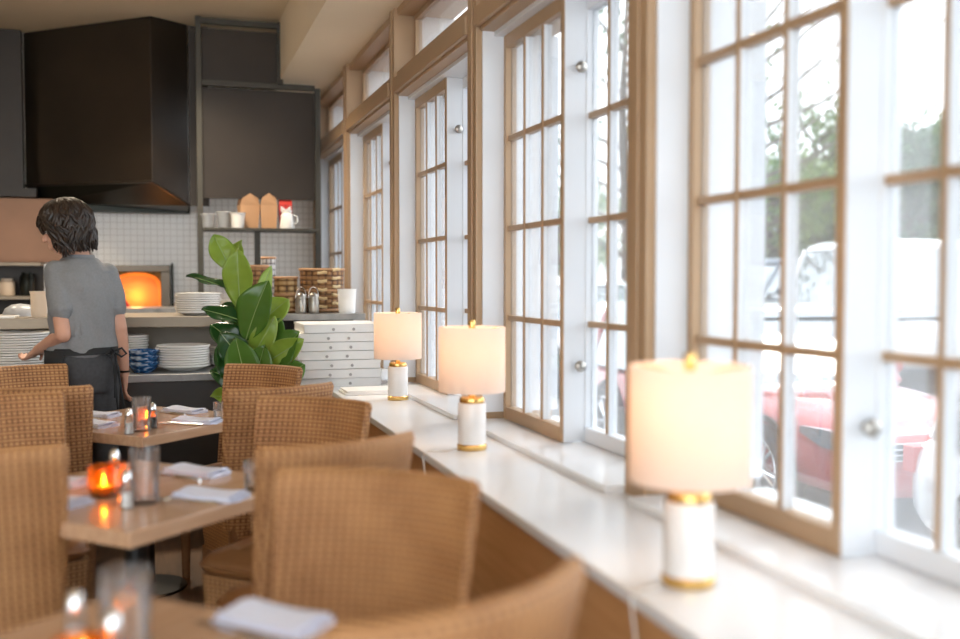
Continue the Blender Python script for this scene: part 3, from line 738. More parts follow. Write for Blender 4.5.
def tumbler(label, loc, r, h, name='water_tumbler'):
    o = MB().lathe([(.001, 0), (r * .9, 0), (r * .93, .004), (r, h), (r - .0025, h), (r * .86, .016), (.001, .014)], 32).build(name, M_clear, loc=loc); tag(o, label, 'glass'); return o
def votive(label, loc, rz=0, r=.038, h=.075):
    t = thing('candle_holder', label, 'candle', loc, rz)
    g_ = MB(); rings = []
    for (k, rr_, z) in ((0, r * .75, 0), (1, r, h * .35), (0, r * .95, h * .7), (1, r, h)):
        rings.append([V((rr_ * (1.06 if (i % 2 == k) else .95) * math.cos(2 * PI * i / 16), rr_ * (1.06 if (i % 2 == k) else .95) * math.sin(2 * PI * i / 16), z)) for i in range(16)])
    inner = [[V((p.x * .9, p.y * .9, max(p.z, .006))) for p in rg] for rg in rings[::-1]]
    g_.rings(rings + inner).build('amber_cup', M_amber, t, smooth=20)
    MB().lathe([(.001, .008), (r * .62, .008), (r * .62, .03), (.001, .028)], 18).build('wax', mat('candle_wax', (.85, .7, .45), .5), t)
    MB().lathe([(.001, .03), (.005, .036), (.006, .044), (.003, .056), (.0005, .064)], 10).build('flame', mat('candle_flame', (1, .6, .2), .5, emit=((1, .55, .16), 14)), t)
    l = bpy.data.lights.new('candle_light', 'POINT'); l.energy = .12; l.color = (1, .5, .16); l.shadow_soft_size = .008
    lo = bpy.data.objects.new('candle_light', l); C.objects.link(lo); lo.location = V(loc) + V((0, 0, .048))
def shaker(label, loc, fill):
    t = thing('salt_shaker' if fill is M_ceramic else 'pepper_shaker', label, 'shaker', loc)
    MB().lathe([(.001, 0), (.019, 0), (.02, .004), (.015, .07), (.015, .075), (.001, .075)], 16).build('glass_body', M_clear, t)
    MB().lathe([(.001, .003), (.016, .003), (.0138, .045), (.001, .045)], 16).build('filling', fill, t)
    MB().lathe([(.016, .074), (.0165, .078), (.012, .10), (.005, .106), (.001, .107)], 16).build('cap', M_chrome, t)
def P76(px, py): q = PZ(px, py, TZ); return (q.x, q.y, TZ)
# far table
tumbler('tall water tumbler in front of the candle on the far table', P76(142, 431), .038, .14)
votive('amber glass candle holder behind the tumbler on the far table', P76(147, 425), 0)
shaker('salt shaker beside the tumbler on the far table', P76(129, 434), M_ceramic)
shaker('pepper shaker beside the candle on the far table', P76(153, 428), M_dark)
tumbler('short water glass at the corner of the far table by the ledge', P76(222, 421), .038, .085, 'water_glass')
# middle table
tumbler('tall water tumbler on the middle table', P76(145, 503), .041, .155)
votive('amber glass candle holder on the middle table', P76(104, 496), .3, .046, .09)
votive('small amber glass candle holder beside the salt on the middle table', P76(118, 488), .1, .026, .075)
shaker('salt shaker standing before the tumbler on the middle table', P76(127, 508), M_ceramic)
shaker('pepper shaker behind the candles on the middle table', P76(115, 483), M_dark)
tumbler('short water glass at the corner of the middle table by the ledge', P76(257, 489), .040, .085, 'water_glass')
# nearest table
q = PD(126, 640, 1.66); tumbler('tall water tumbler on the nearest table', (q.x, q.y, TZ), .043, .14)
q = PD(80, 660, 1.50); votive('amber glass candle holder with bright flame on the nearest table', (q.x, q.y, TZ), .2, .04, .08)
q = PD(76, 640, 1.66); shaker('salt shaker behind the candle on the nearest table', (q.x, q.y, TZ), M_ceramic)
q = PD(113, 650, 1.56); shaker('pepper shaker between candle and tumbler on the nearest table', (q.x, q.y, TZ), M_dark)

# ------------------------------------------------------------------ fig plant
PLX, PLY = .46, 5.46
pl = thing('fiddle_leaf_fig', 'fiddle leaf fig plant with big glossy leaves before the counter', 'plant', (PLX, PLY, 0))
MB().lathe([(.001, 0), (.12, 0), (.15, .30), (.155, .32), (.14, .32), (.135, .28), (.001, .28)], 32).build('pot', mat('dark_planter', (.06, .055, .05), .5), pl)
MB().lathe([(.001, .28), (.136, .28), (.13, .29), (.001, .3)], 20).build('soil', mat('potting_soil', (.04, .025, .015), .9, var=.4, vscale=50), pl)
def leaf_mesh(Ln, Wd, bend, fold, seed):
    m = MB(); rr = random.Random(seed); nu, nv = 10, 16; ph = rr.uniform(0, 6)
    def wd(v): return Wd * (math.sin(PI * v ** 0.85) ** .75) * (.55 + .55 * v) if 0 < v < 1 else 0.002
    def fn(u, v):
        s = u * 2 - 1; w = wd(v) * .5
        x = s * w; y = Ln * v - bend * .25 * Ln * v * v * abs(bend)
        z = -bend * Ln * v * v + fold * abs(s) * w + .012 * math.sin(v * 9 + ph) * abs(s) ** 2 + .004 * math.cos(v * 34) * (1 - abs(s)) * min(1, abs(s) * 4)
        return V((x, y, z))
    m.grid(fn, nu, nv); return m, fn
def add_leaf(base, tip, wd, mt, bend=.15, fold=.35, seed=0, roll=0):
    # base and tip are world points; the leaf face turns up and toward the room
    base, tip = V(base), V(tip); d = tip - base; Ln = d.length
    m, fn = leaf_mesh(Ln, wd, bend, fold, seed)
    yv = d.normalized(); face = (V((-.35, -.8, .45))).normalized(); face = (face - yv * face.dot(yv)).normalized()
    xv = yv.cross(face); R = Matrix((xv, yv, face)).transposed().to_4x4() @ Matrix.Rotation(roll, 4, 'Y')
    Mx = Matrix.Translation(base - V((PLX, PLY, 0))) @ R
    m.v = [tuple(Mx @ V(p)) for p in m.v]
    lf = m.build('leaf', mt, pl, smooth=180, fix=False)
    so = lf.modifiers.new('solid', 'SOLIDIFY'); so.thickness = .0015
    rb = MB().tube([Mx @ (fn(.5, k / 10) + V((0, 0, .0015))) for k in range(11)], [.0035 - .0025 * k / 10 for k in range(11)], 6)
    rb.build('midrib', M_rib, lf)
DP = 5.36
# (base px, tip px, width, material, depth offsets base/tip, roll)
leaves = [((232, 272), (214, 234), .13, 1, 0, -.02, .3), ((236, 270), (237, 238), .10, 1, 0, .05, -.5), ((232, 292), (190, 268), .10, 2, 0, -.05, .9),
 ((240, 305), (236, 250), .15, 0, -.02, -.10, .2), ((243, 310), (229, 262), .13, 1, .02, .02, -.3), ((247, 318), (277, 268), .09, 1, 0, .03, 1.0),
 ((244, 322), (203, 306), .11, 2, 0, -.08, .5), ((246, 340), (262, 283), .19, 0, -.05, -.16, .1), ((250, 345), (240, 292), .15, 0, 0, .0, -.5),
 ((252, 330), (288, 297), .15, 0, .02, .08, .2), ((244, 352), (212, 322), .14, 2, .0, -.04, .3), ((246, 365), (222, 335), .15, 2, -.03, -.12, .0),
 ((250, 362), (274, 318), .12, 1, -.04, -.10, .5), ((258, 362), (278, 318), .17, 0, .0, -.02, .2), ((262, 365), (300, 342), .13, 1, -.06, -.14, .6),
 ((257, 385), (294, 330), .22, 0, -.02, -.10, -.2), ((260, 395), (302, 362), .20, 0, .0, .02, .1), ((247, 385), (220, 345), .17, 2, -.02, -.10, .2),
 ((250, 390), (212, 368), .17, 2, .02, -.05, .4), ((252, 400), (260, 348), .17, 0, -.08, -.20, .1), ((245, 400), (214, 392), .12, 1, .0, -.12, .3),
 ((248, 352), (262, 312), .08, 1, -.04, -.08, 0), ((256, 400), (284, 352), .2, 2, .03, .12, 0), ((244, 330), (220, 300), .12, 2, .05, .14, 0),
 ((250, 398), (236, 340), .17, 0, -.1, -.22, .3)]
for i, (bp_, tp_, w_, mi, d0, d1, ro) in enumerate(leaves):
    add_leaf(PD(*bp_, DP + d0), PD(*tp_, DP + d1), w_ * 1.3, (M_leaf, M_leafy, M_leafd)[1 if i in (3, 9, 14) else mi], .12 + .05 * (i % 3), .3, i, ro)
st = MB(); o0 = V((PLX, PLY, 0))
st.tube([V((0, 0, .28)), PD(256, 420, DP) - o0, PD(250, 360, DP) - o0, PD(243, 310, DP) - o0, PD(234, 270, DP) - o0], [.014, .012, .010, .008, .005], 8)
st.tube([V((.02, 0, .28)), PD(262, 420, DP) - o0, PD(262, 370, DP) - o0, PD(270, 345, DP) - o0], [.012, .010, .008, .004], 8)
st.build('stem', M_stem, pl)

# ------------------------------------------------------------------ person
HEAD_F = math.radians(120)       # heading of the body, ccw from +X
PC = PD(82, 300, 5.16); PX, PYY = PC.x, PC.y
pers = thing('person', 'person in grey shirt and black apron reaching for plates, seen from behind', 'person', (PX, PYY, 0), HEAD_F - PI / 2)
inv = Matrix.Rotation(-(HEAD_F - PI / 2), 4, 'Z') @ Matrix.Translation((-PX, -PYY, 0))
def pw(px, py, d): return inv @ PD(px, py, d)      # photo point to the person's own frame
def ell_ring(z, rx, ry, y=0, x=0, n=28, e=2.4):
    out = []
    for i in range(n):
        a = 2 * PI * i / n; ca, sa = math.cos(a), math.sin(a)
        out.append(V((x + rx * math.copysign(abs(ca) ** (2 / e), ca), y + ry * math.copysign(abs(sa) ** (2 / e), sa), z)))
    return out
def limb(m, pts, rad, n=14):
    m.tube(pts, rad, n)
    for p, r_ in zip(pts, rad): m.sphere(p, r_ * .99, n, 8)
shL, shR = pw(56, 271, 5.07), V((.135, -.01, 1.415))
elL, wrL = pw(63, 335, 4.98), pw(38, 350, 5.14)
elR, wrR = V((.172, -.06, 1.125)), V((.215, -.02, .88))
hipL, hipR = V((-.09, 0, .93)), V((.09, 0, .93))
knL, anL = V((-.10, .02, .50)), V((-.105, -.02, .085)); knR, anR = V((.11, .0, .50)), V((.125, -.05, .085))
body = MB()
body.rings([ell_ring(.86, .15, .11), ell_ring(.95, .165, .12), ell_ring(1.05, .145, .105), ell_ring(1.2, .155, .11), ell_ring(1.34, .145, .105, -.01), ell_ring(1.41, .11, .08, -.015), ell_ring(1.47, .06, .055, -.01)])
limb(body, [V((0, .01, 1.42)), V((0, .035, 1.52)), V((-.01, .06, 1.57))], [.062, .054, .055])
for s_, k_, a_ in ((hipL, knL, anL), (hipR, knR, anR)): limb(body, [s_, k_, a_], [.085, .055, .038])
for a_ in (anL, anR): limb(body, [a_ + V((0, -.02, -.045)), a_ + V((0, .07, -.05)), a_ + V((0, .14, -.06))], [.038, .036, .026])
for s_, e_, w_ in ((shL, elL, wrL), (shR, elR, wrR)): limb(body, [s_, s_.lerp(e_, .5), e_, e_.lerp(w_, .35), w_], [.042, .043, .039, .038, .027])
# head, turned further to the person's left and bowed
hc = pw(64, 230, 5.13)
HR = Matrix.Translation(hc) @ Matrix.Rotation(math.radians(48), 4, 'Z') @ Matrix.Rotation(math.radians(-16), 4, 'X')
hd = MB()
hd.sphere((0, -.012, .025), (.076, .097, .105), 24, 16); hd.sphere((0, .030, -.045), (.058, .062, .075), 20, 12)
hd.sphere((0, .055, -.092), (.026, .024, .02), 12, 8); hd.tube([(0, .085, .012), (0, .108, -.022), (0, .104, -.034)], [.010, .013, .014], 10); hd.sphere((0, .105, -.027), .014, 10, 8)
hd.tube([(-.022, .083, -.066), (0, .093, -.064), (.022, .083, -.066)], [.006, .009, .006], 8); hd.tube([(-.018, .082, -.074), (0, .090, -.075), (.018, .082, -.074)], [.006, .009, .006], 8)
for s_ in (-1, 1):
    hd.sphere((s_ * .076, -.012, -.015), (.012, .022, .034), 12, 8); hd.tube([(s_ * .016, .088, .026), (s_ * .045, .074, .028)], [.010, .009], 8)
body.add(hd.v, hd.f, HR)
body.tube([V((0, .035, 1.51)), HR @ V((0, -.025, -.06))], [.055, .056], 14)
# hands
def hand(m, wr, dirv, palm_n, thumb_side, curl, hold=0.):
    d = dirv.normalized(); nrm = (palm_n - d * palm_n.dot(d)).normalized(); sd = d.cross(nrm) * thumb_side
    pal = wr + d * .085
    for k in range(4):
        o_ = sd * (.027 - .018 * k)
        m.tube([wr + o_ * .5, wr + d * .045 + o_ * .95, pal + o_ - d * .004], [.017, .015, .0105], 8)
        m.sphere(pal + o_ - d * .004, .0105, 8, 6)
    m.sphere(wr + d * .045, (.02, .02, .02), 10, 8)
    for k, ln in enumerate((.072, .082, .077, .060)):
        o_ = sd * (.029 - .019 * k); p = pal + o_; dd = d.copy(); pts = [p]
        for j, fr in enumerate((.45, .30, .25)):
            dd = (Matrix.Rotation(curl[j] + .05 * k, 3, sd * thumb_side * -1) @ dd); p = p + dd * ln * fr; pts.append(p)
        m.tube(pts, [.0092, .0086, .0078, .0062], 8)
        for p_, r_ in zip(pts, [.0092, .0086, .0078, .0062]): m.sphere(p_, r_, 8, 6)
    b0 = wr + d * .022 + sd * .020; b1 = b0 + (d * .7 + sd * .75 + nrm * .25).normalized() * .04; b2 = b1 + (d * .9 + sd * .25 + nrm * .35).normalized() * .032; b3 = b2 + (d + nrm * .3).normalized() * .024
    m.tube([b0, b1, b2, b3], [.014, .0115, .0098, .0075], 8)
    for p_, r_ in ((b1, .0115), (b2, .0098), (b3, .0075)): m.sphere(p_, r_, 8, 6)
hand(body, wrR, V((.0, .12, -1)), V((-1, .15, 0)), 1, (.25, .3, .25))
hand(body, wrL, (wrL - elL).normalized() + V((-.1, .25, -.35)), V((.2, .2, -1)), -1, (.3, .5, .4))
bo = body.build('body', M_skin, pers, smooth=0, fix=False); remesh(bo, .0058, 4)
# eyes
ey = MB()
for s_ in (-1, 1): ey.sphere(HR @ V((s_ * .031, .077, .010)), .0125, 12, 8)
ey.build('eyes', mat('eye_white', (.7, .68, .65), .2), pers)
# shirt
sh = MB()
sh.rings([ell_ring(.985, .172, .128), ell_ring(1.0, .178, .134), ell_ring(1.04, .176, .132), ell_ring(1.10, .166, .124), ell_ring(1.22, .158, .124), ell_ring(1.34, .165, .125, .005), ell_ring(1.42, .150, .108, .004), ell_ring(1.465, .112, .090, .010), ell_ring(1.495, .084, .078, .018)])
for s_, e_ in ((shL, elL), (shR, elR)):
    limb(sh, [s_ * .5 + V((0, .01, 1.43)) * .5, s_ + V((0, 0, -.002)), s_.lerp(e_, .35), s_.lerp(e_, .62)], [.050, .058, .058, .056])
    e2 = s_.lerp(e_, .66); sh.tube([s_.lerp(e_, .6), e2], [.057, .060], 16)
so = sh.build('shirt', M_shirt, pers, smooth=0, fix=False); remesh(so, .009, 5)
# cloth folds
for v in so.data.vertices:
    n_ = V((v.co.x * 9 + v.co.z * 3, v.co.y * 9, v.co.z * 3.5)); amp = .020 if v.co.z < 1.42 else .004
    f_ = noise.noise(n_ + V((3, 1, 7))) + .5 * noise.noise(n_ * 2.3)
    v.co += v.normal * f_ * amp
so.data.update()
cl = MB()
cl.rings([ell_ring(1.435, .105, .088, .012), ell_ring(1.465, .092, .083, .02), ell_ring(1.49, .080, .074, .026), ell_ring(1.51, .074, .070, .03), ell_ring(1.51, .068, .064, .03), ell_ring(1.475, .072, .066, .025)], caps=False)
cl.build('collar', M_shirt, so)
# trousers
pt = MB()
pt.rings([ell_ring(.80, .155, .115), ell_ring(.88, .172, .130), ell_ring(.95, .172, .130), ell_ring(1.02, .158, .118), ell_ring(1.03, .155, .115)])
for h_, k_, a_ in ((hipL, knL, anL), (hipR, knR, anR)): limb(pt, [h_ + V((0, -.01, -.03)), h_.lerp(k_, .5), k_, k_.lerp(a_, .5), a_ + V((0, 0, -.01))], [.098, .085, .070, .062, .058])
po = pt.build('trousers', M_pants, pers, smooth=0, fix=False); remesh(po, .011, 4)
# apron: waistband, skirt wrapped round the front and left hip, strings at the back
ap = MB()
def apf(off):
    def f(u, v):
        a = math.radians(5) + math.radians(215) * u; z = 1.025 - .50 * v
        fl = 1 + .05 * v + .025 * math.sin(u * 34) * v
        return V((.186 * fl * math.cos(a) + (off * math.cos(a)), .143 * fl * math.sin(a) + off * math.sin(a), z))
    return f
ap.grid(apf(0), 48, 12)
ao = ap.build('apron', M_apron, pers, smooth=180, fix=False); q_ = ao.modifiers.new('s', 'SOLIDIFY'); q_.thickness = .004
wb = MB(); rg = [ell_ring(1.035, .172, .131, n=40), ell_ring(1.0, .181, .140, n=40), ell_ring(1.0, .177, .136, n=40), ell_ring(1.035, .168, .127, n=40)]
wb.rings(rg + [rg[0]], caps=False).build('waistband', M_apron, ao)
sg = MB()
for dx, L_, sw in ((.085, .30, .02), (.11, .24, -.02), (.10, .36, .05)):
    sg.tube([(dx, -.135, 1.015), (dx + sw * .4, -.152, 1.015 - L_ * .4), (dx + sw, -.158, 1.015 - L_)], [.005, .006, .005], 6)
for s_ in (-1, 1):
    sg.tube([(.098, -.14, 1.015), (.098 + s_ * .03, -.165, 1.03), (.098 + s_ * .055, -.165, 1.0), (.098 + s_ * .03, -.16, .985), (.098, -.142, 1.01)], .006, 6)
sg.build('apron_strings', M_apron, ao)
for a_ in (anL, anR):
    m = MB(); limb(m, [a_ + V((0, -.03, -.045)), a_ + V((0, .07, -.05)), a_ + V((0, .16, -.06))], [.046, .044, .034]); m.bb(a_.x - .045, a_.x + .045, a_.y - .085, a_.y + .20, 0.0, .025)
    ob = m.build('shoe', M_black, pers, smooth=0, fix=False); remesh(ob, .012, 3)
# hair: a scalp volume and many wavy locks
hm = MB(); hm.sphere((0, -.022, .038), (.090, .110, .112), 24, 16); hm.sphere((0, -.048, -.035), (.080, .078, .095), 20, 12)
rh = random.Random(5)
for i in range(420):
    a0 = rh.uniform(0, 2 * PI); front = math.sin(a0) > .50
    wv = rh.uniform(0, 6); wa = rh.uniform(.06, .20); ex = rh.uniform(.98, 1.16); n = 11
    zend = rh.uniform(-.145, -.055) if not front else rh.uniform(.0, .035)
    ph0 = rh.uniform(.55, 1.5); ztop = .120 * math.sin(ph0); pts = []
    for k in range(n):
        t_ = k / (n - 1); z = ztop + (zend - .036 - ztop) * t_ ** 1.1
        rad_ = math.sqrt(max(0.02, 1 - min(1, (max(z, -.01) / .122)) ** 2)) if z > 0 else 1 - .22 * min(1, (z / -.17)) ** 1.5
        rad_ *= ex * (1 + .09 * math.sin(wv * 2 + t_ * 11) * t_) + (.10 * max(0, t_ - .8) if i % 3 == 0 else 0)
        a = a0 + 1.3 * wa * math.sin(wv + t_ * 9)
        pts.append(V((.092 * rad_ * math.cos(a), .113 * rad_ * math.sin(a) - .022, z + .036)))
    if not front: pts = [V((p.x, min(p.y, .055) if p.z < .01 else p.y, p.z)) for p in pts]
    hm.tube(pts, [.007, .010, .011, .011, .011, .010, .010, .009, .008, .006, .002], 6)
hm.v = [tuple(HR @ V(p)) for p in hm.v]
hm.build('hair', M_hair, pers, smooth=60, fix=False)
# a watch band on the hanging wrist
MB().tube([wrR + V((.031 * math.cos(a), .031 * math.sin(a), .015)) for a in [2 * PI * i / 16 for i in range(17)]], .006, 6, caps=False).build('wrist_band', M_black, pers)

# ------------------------------------------------------------------ outside
def gz(x, y): return -.35 + max(0, x + .5 * y - 8) * .05
gm = MB(); NX, NY = 40, 40
def gfn(u, v):
    x = OUTX + 78 * u ** 1.5; y = -30 + 110 * v; return V((x, y, min(gz(x, y), .6)))
gm.grid(gfn, 60, 80); gm.build('ground', M_asphalt, kind='structure', smooth=180)

def car(label, loc, heading, L, Wd, Hh, paint, kindn='car', plate=False, top=None):
    t = thing(kindn, label, 'car' if kindn != 'van' else 'van', loc, heading); hw = Wd / 2; belt = Hh * .60 if kindn != 'van' else Hh * .52
    def sect(y, w, z0, z1, n=24, e=4.0):
        zc, hz = (z0 + z1) / 2, (z1 - z0) / 2
        out = []
        for i in range(n):
            a = 2 * PI * i / n; ca, sa = math.cos(a), math.sin(a)
            out.append(V((w * math.copysign(abs(ca) ** (2 / e), ca), y, zc + hz * math.copysign(abs(sa) ** (2 / e), sa))))
        return out
    h = L / 2; hood = belt * .93
    st_ = [(-h, hw * .80, .35, belt * .88), (-h + .04, hw * .88, .25, belt * .97), (-h + .25, hw * .96, .2, belt), (-h * .5, hw, .19, belt), (0, hw, .19, belt), (h * .42, hw, .19, belt * .99),
           (h * .62, hw * .985, .19, hood), (h * .82, hw * .96, .2, hood * .93), (h - .18, hw * .90, .2, hood * .86), (h - .06, hw * .80, .22, hood * .80), (h, hw * .62, .28, hood * .72)]
    m = MB(); m.rings([sect(*s) for s in st_]); m.build('shell', paint, t, smooth=60, sub=1)
    # cabin
    y0, y1 = (-h + .18, h * .38) if kindn != 'van' else (-h + .06, h * .62)
    def foot(w, ya, yb, z, r=.16):
        pts = []
        for (sx, sy, a0) in ((1, 1, 0), (-1, 1, PI / 2), (-1, -1, PI), (1, -1, 3 * PI / 2)):
            for k in range(5):
                a = a0 + k * PI / 8; pts.append(V((sx * (w - r) + r * math.cos(a), (yb - r if sy > 0 else ya + r) + r * math.sin(a), z)))
        return pts
    zr = Hh; sl = .62 if kindn != 'van' else .35
    MB().rings([foot(hw * .93, y0, y1, belt - .06), foot(hw * .80, y0 + .22, y1 - sl, zr - .10)]).build('windows', M_carglass, t, smooth=60)
    MB().rings([foot(hw * .815, y0 + .19, y1 - sl + .03, zr - .12), foot(hw * .79, y0 + .23, y1 - sl - .02, zr - .05), foot(hw * .70, y0 + .35, y1 - sl - .15, zr)]).build('roof', top or paint, t, smooth=60)
    for sx in (-1, 1):
        for (yb, yt) in ((y1 - .08, y1 - sl - .03), (y0 + .10, y0 + .28), ((y0 + y1) / 2, (y0 + y1) / 2 - .12)):
            MB().tube([(sx * hw * .90, yb, belt - .05), (sx * hw * .785, yt, zr - .10)], [.045, .04], 8).build('pillar', paint, t)
        if kindn == 'van': MB().bb(sx * hw * .90, sx * hw * .94, y0 + .2, .3, belt - .1, zr - .2, Matrix.Identity(4)).build('side_panel', paint, t, smooth=0)
        mm = MB().sphere((sx * (hw + .09), y1 - .35, belt + .06), (.10, .06, .075), 12, 8); mm.tube([(sx * hw * .9, y1 - .35, belt), (sx * (hw + .08), y1 - .35, belt + .04)], .02, 8); mm.build('mirror', paint, t)
        for sy in (-1, 1):
            yw = sy * L * .305; wr_ = .335
            wl = MB().lathe([(.20, -.10), (.30, -.11), (wr_, -.08), (wr_, .08), (.30, .11), (.20, .10)], 32, Matrix.Translation((sx * (hw - .085), yw, wr_)) @ Matrix.Rotation(PI / 2, 4, 'Y'), close=True).build('wheel', M_tyre, t)
            rm = MB(); Mx = Matrix.Translation((sx * (hw + .01), yw, wr_)) @ Matrix.Rotation(PI / 2 * sx, 4, 'Y')
            rm.lathe([(.205, -.03), (.235, .012), (.225, .018), (.20, -.02)], 32, Mx, close=True); rm.lathe([(.001, -.02), (.05, -.02), (.045, .012), (.001, .014)], 16, Mx)
            for k in range(5):
                for da in (-.16, .16):
                    a = 2 * PI * k / 5; rm.tube([(.04 * math.cos(a), .04 * math.sin(a), 0), (.215 * math.cos(a + da), .215 * math.sin(a + da), .0)], [.016, .013], 6, Mx)
            rm.build('rim', M_chrome, wl)
            MB().lathe([(.355, -.02), (.40, -.018), (.40, .006), (.355, .004)], 32, Matrix.Translation((sx * (hw - .012), yw, wr_)) @ Matrix.Rotation(PI / 2 * sx, 4, 'Y'), close=True).build('wheel_arch', M_tyre, t)
        # headlamp and tail lamp
        hl = MB(); 
        hl.rings([[V((sx * (hw * .50), h - .020, hood * .66)), V((sx * (hw * .50), h - .025, hood * .76)), V((sx * hw * .52, h - .07, hood * .76)), V((sx * hw * .52, h - .07, hood * .66))],
                  [V((sx * (hw * .80), h - .05, hood * .66)), V((sx * (hw * .80), h - .055, hood * .80)), V((sx * hw * .76, h - .12, hood * .80)), V((sx * hw * .76, h - .12, hood * .66))],
                  [V((sx * (hw * .945), h - .20, hood * .70)), V((sx * (hw * .93), h - .22, hood * .84)), V((sx * hw * .86, h - .26, hood * .84)), V((sx * hw * .86, h - .26, hood * .70))],
                  [V((sx * (hw * .975), h - .42, hood * .79)), V((sx * (hw * .965), h - .43, hood * .84)), V((sx * hw * .90, h - .43, hood * .84)), V((sx * hw * .90, h - .43, hood * .79))]])
        ho = hl.build('headlamp', M_lampglass, t, smooth=30)
        for k in (.62, .78):
            MB().lathe([(.001, 0), (.045, 0), (.05, .02), (.038, .022), (.03, .006), (.001, .004)], 18, Matrix.Translation((sx * hw * k, h - .03 - .05 * (k - .5), hood * .715)) @ Matrix.Rotation(-PI / 2, 4, 'X')).build('lens', M_chrome, ho)
        MB().bb(sx * hw * .70, sx * hw * .90, -h - .005 + .02, -h + .1, belt * .70, belt * .86).build('tail_lamp', M_red, t, smooth=0)
    gr = MB(); gr.bb(-hw * .50, hw * .50, h - .03, h + .012, hood * .60, hood * .74); gr.build('grille', M_tyre, t, smooth=0, bevel=.01)
    cb = MB()
    for k in range(4): cb.bb(-hw * .50, hw * .50, h + .008, h + .02, hood * (.60 + .045 * k), hood * (.612 + .045 * k))
    cb.build('grille_bar', M_chrome, t, smooth=0)
    MB().bb(-hw * .78, hw * .78, h - .12, h - .02, .30, .44).build('lower_grille', M_tyre, t, smooth=0, bevel=.01)
    if plate:
        for k in range(6): MB().bb(-hw * .72 + k * .06, -hw * .72 + k * .06 + .04, h - .03, h - .008, .38, .42).build('lettering_mark', M_ceramic, t, smooth=0)  # row of white marks standing in for unreadable lettering
    return t
car('red car parked facing the windows with chrome grille', (5.08, 7.72, -.35), PI, 4.4, 1.8, 1.52, M_carred, plate=True, top=M_carglass)  # glass roof is invented so the top mirrors the pale sky
car('white car parked nearest the windows with rounded tail', (4.88, 2.62, -.35), PI, 4.3, 1.8, 1.5, M_carwhite)
car('tall white van parked beyond the red car', (9.6, 10.95, gz(9.6, 10.9)), PI / 2, 5.2, 2.0, 1.87, M_carwhite, 'van')
q = PD(758, 280, 18)
car('slate blue car parked far off under the trees', (q.x, q.y, gz(q.x, q.y)), PI / 2 + .2, 4.3, 1.8, 1.6, M_carblue)
# more parked cars seen through the farther windows
q = PD(585, 300, 13); car('white car parked beyond the second window bay', (q.x + .5, q.y + 1.5, gz(q.x, q.y)), PI, 4.4, 1.8, 1.6, M_carwhite)
# parking line
a_ = PD(878, 496, 7.2); b_ = PD(920, 494, 7.6)
o = MB().bb(-.06, .06, -1.6, 1.6, 0, .006).build('trim_parking_line', M_ceramic, loc=(5.6, 5.2, -.346), rot=(0, 0, PI / 2), kind='structure')

def tree(label, px, d, topy, spread, mi, seed, leafy=1.0, cone=False):
    q = PD(px, 300, d); x, y = q.x, q.y; z0 = min(gz(x, y), .6); top = PD(px, topy, d).z; H = top - z0; rr = random.Random(seed)
    t = thing('tree', label, 'tree', (x, y, z0)); tr = MB()
    tr.tube([(0, 0, -.1), (.05, 0, H * .3), (-.05, .1, H * .6), (0, 0, H * .92)], [.16, .13, .08, .02], 8)
    tr.build('trunk', M_bark, t)
    br = MB(); lf = MB(); tips = []
    nb = 26 if cone else 24
    for i in range(nb):
        f = .25 + .7 * (i / nb); a = rr.uniform(0, 2 * PI); ln = spread * ((1.05 - f) * 1.3 if cone else math.sin(PI * min(1, (f - .15) / .9)) ** .7) * rr.uniform(.7, 1.1)
        p0 = V((0, 0, H * f * .9)); p1 = p0 + V((math.cos(a) * ln * .6, math.sin(a) * ln * .6, ln * .25)); p2 = p0 + V((math.cos(a) * ln, math.sin(a) * ln, ln * (.12 if cone else .5)))
        br.tube([p0, p1, p2], [.045, .028, .008], 5)
        tips += [p1, p2, p0.lerp(p1, .6)]
        for k in range(3):
            tw = p2.lerp(p1, rr.uniform(0, .8)); e = tw + V((rr.uniform(-.5, .5), rr.uniform(-.5, .5), rr.uniform(-.1, .6))) * ln * .4; br.tube([tw, e], [.012, .003], 4); tips.append(e)
    br.build('branches', M_bark, t)
    for p in tips:
        for k in range(int(26 * leafy)):
            c_ = p + V((rr.gauss(0, .26), rr.gauss(0, .26), rr.gauss(0, .22))) * (.6 + spread * .22)
            n_ = V((rr.gauss(0, 1), rr.gauss(0, 1), rr.gauss(0, 1) + .6)).normalized(); u_ = n_.orthogonal().normalized(); w_ = n_.cross(u_); s_ = rr.uniform(.05, .11)
            lf.add([c_ - u_ * s_, c_ - w_ * s_ * .5 + n_ * .01, c_ + u_ * s_, c_ + w_ * s_ * .5 + n_ * .01], [(0, 1, 2, 3)])
    if lf.v: lf.build('crown', M_treeleaf[mi], t, smooth=0, fix=False)
    return t
tl = [('pale leafy tree behind the slate blue car', 768, 21, 165, 1.7, 2, 1, 1, False), ('green bushy tree behind the white van', 815, 22, 98, 1.9, 0, 2, 1, False),
      ('dark conical tree to the side of the white van', 853, 25, 120, 2.0, 1, 3, 1, True), ('conical green tree above the white van roof', 905, 21, 105, 1.8, 1, 4, 1.2, True),
      ('tall conical tree farthest along the lot by the white van', 942, 23, 92, 2.0, 0, 5, 1, True), ('tall branchy tree seen through the second bay', 626, 17, -50, 2.4, 1, 6, .35, False),
      ('small pale tree seen low through the second bay', 560, 23, 190, 1.8, 2, 7, 1, False), ('bare twiggy tree rising over the parking lot', 735, 17, -30, 2.3, 0, 8, .06, False),
      ('broad bush at the edge of the parking lot', 880, 27, 195, 2.6, 0, 9, 1.3, False), ('low dark tree behind the parking fence', 795, 27, 190, 2.6, 1, 10, 1.3, False)]
for a_ in tl: tree(*a_)
fe = thing('fence', 'low grey fence along the far side of the parking lot', 'fence', (0, 0, 0))
A, B = PD(560, 260, 24), PD(1000, 260, 24)
A.z = B.z = .35; dv = (B - A); nb = 12
pb = MB()
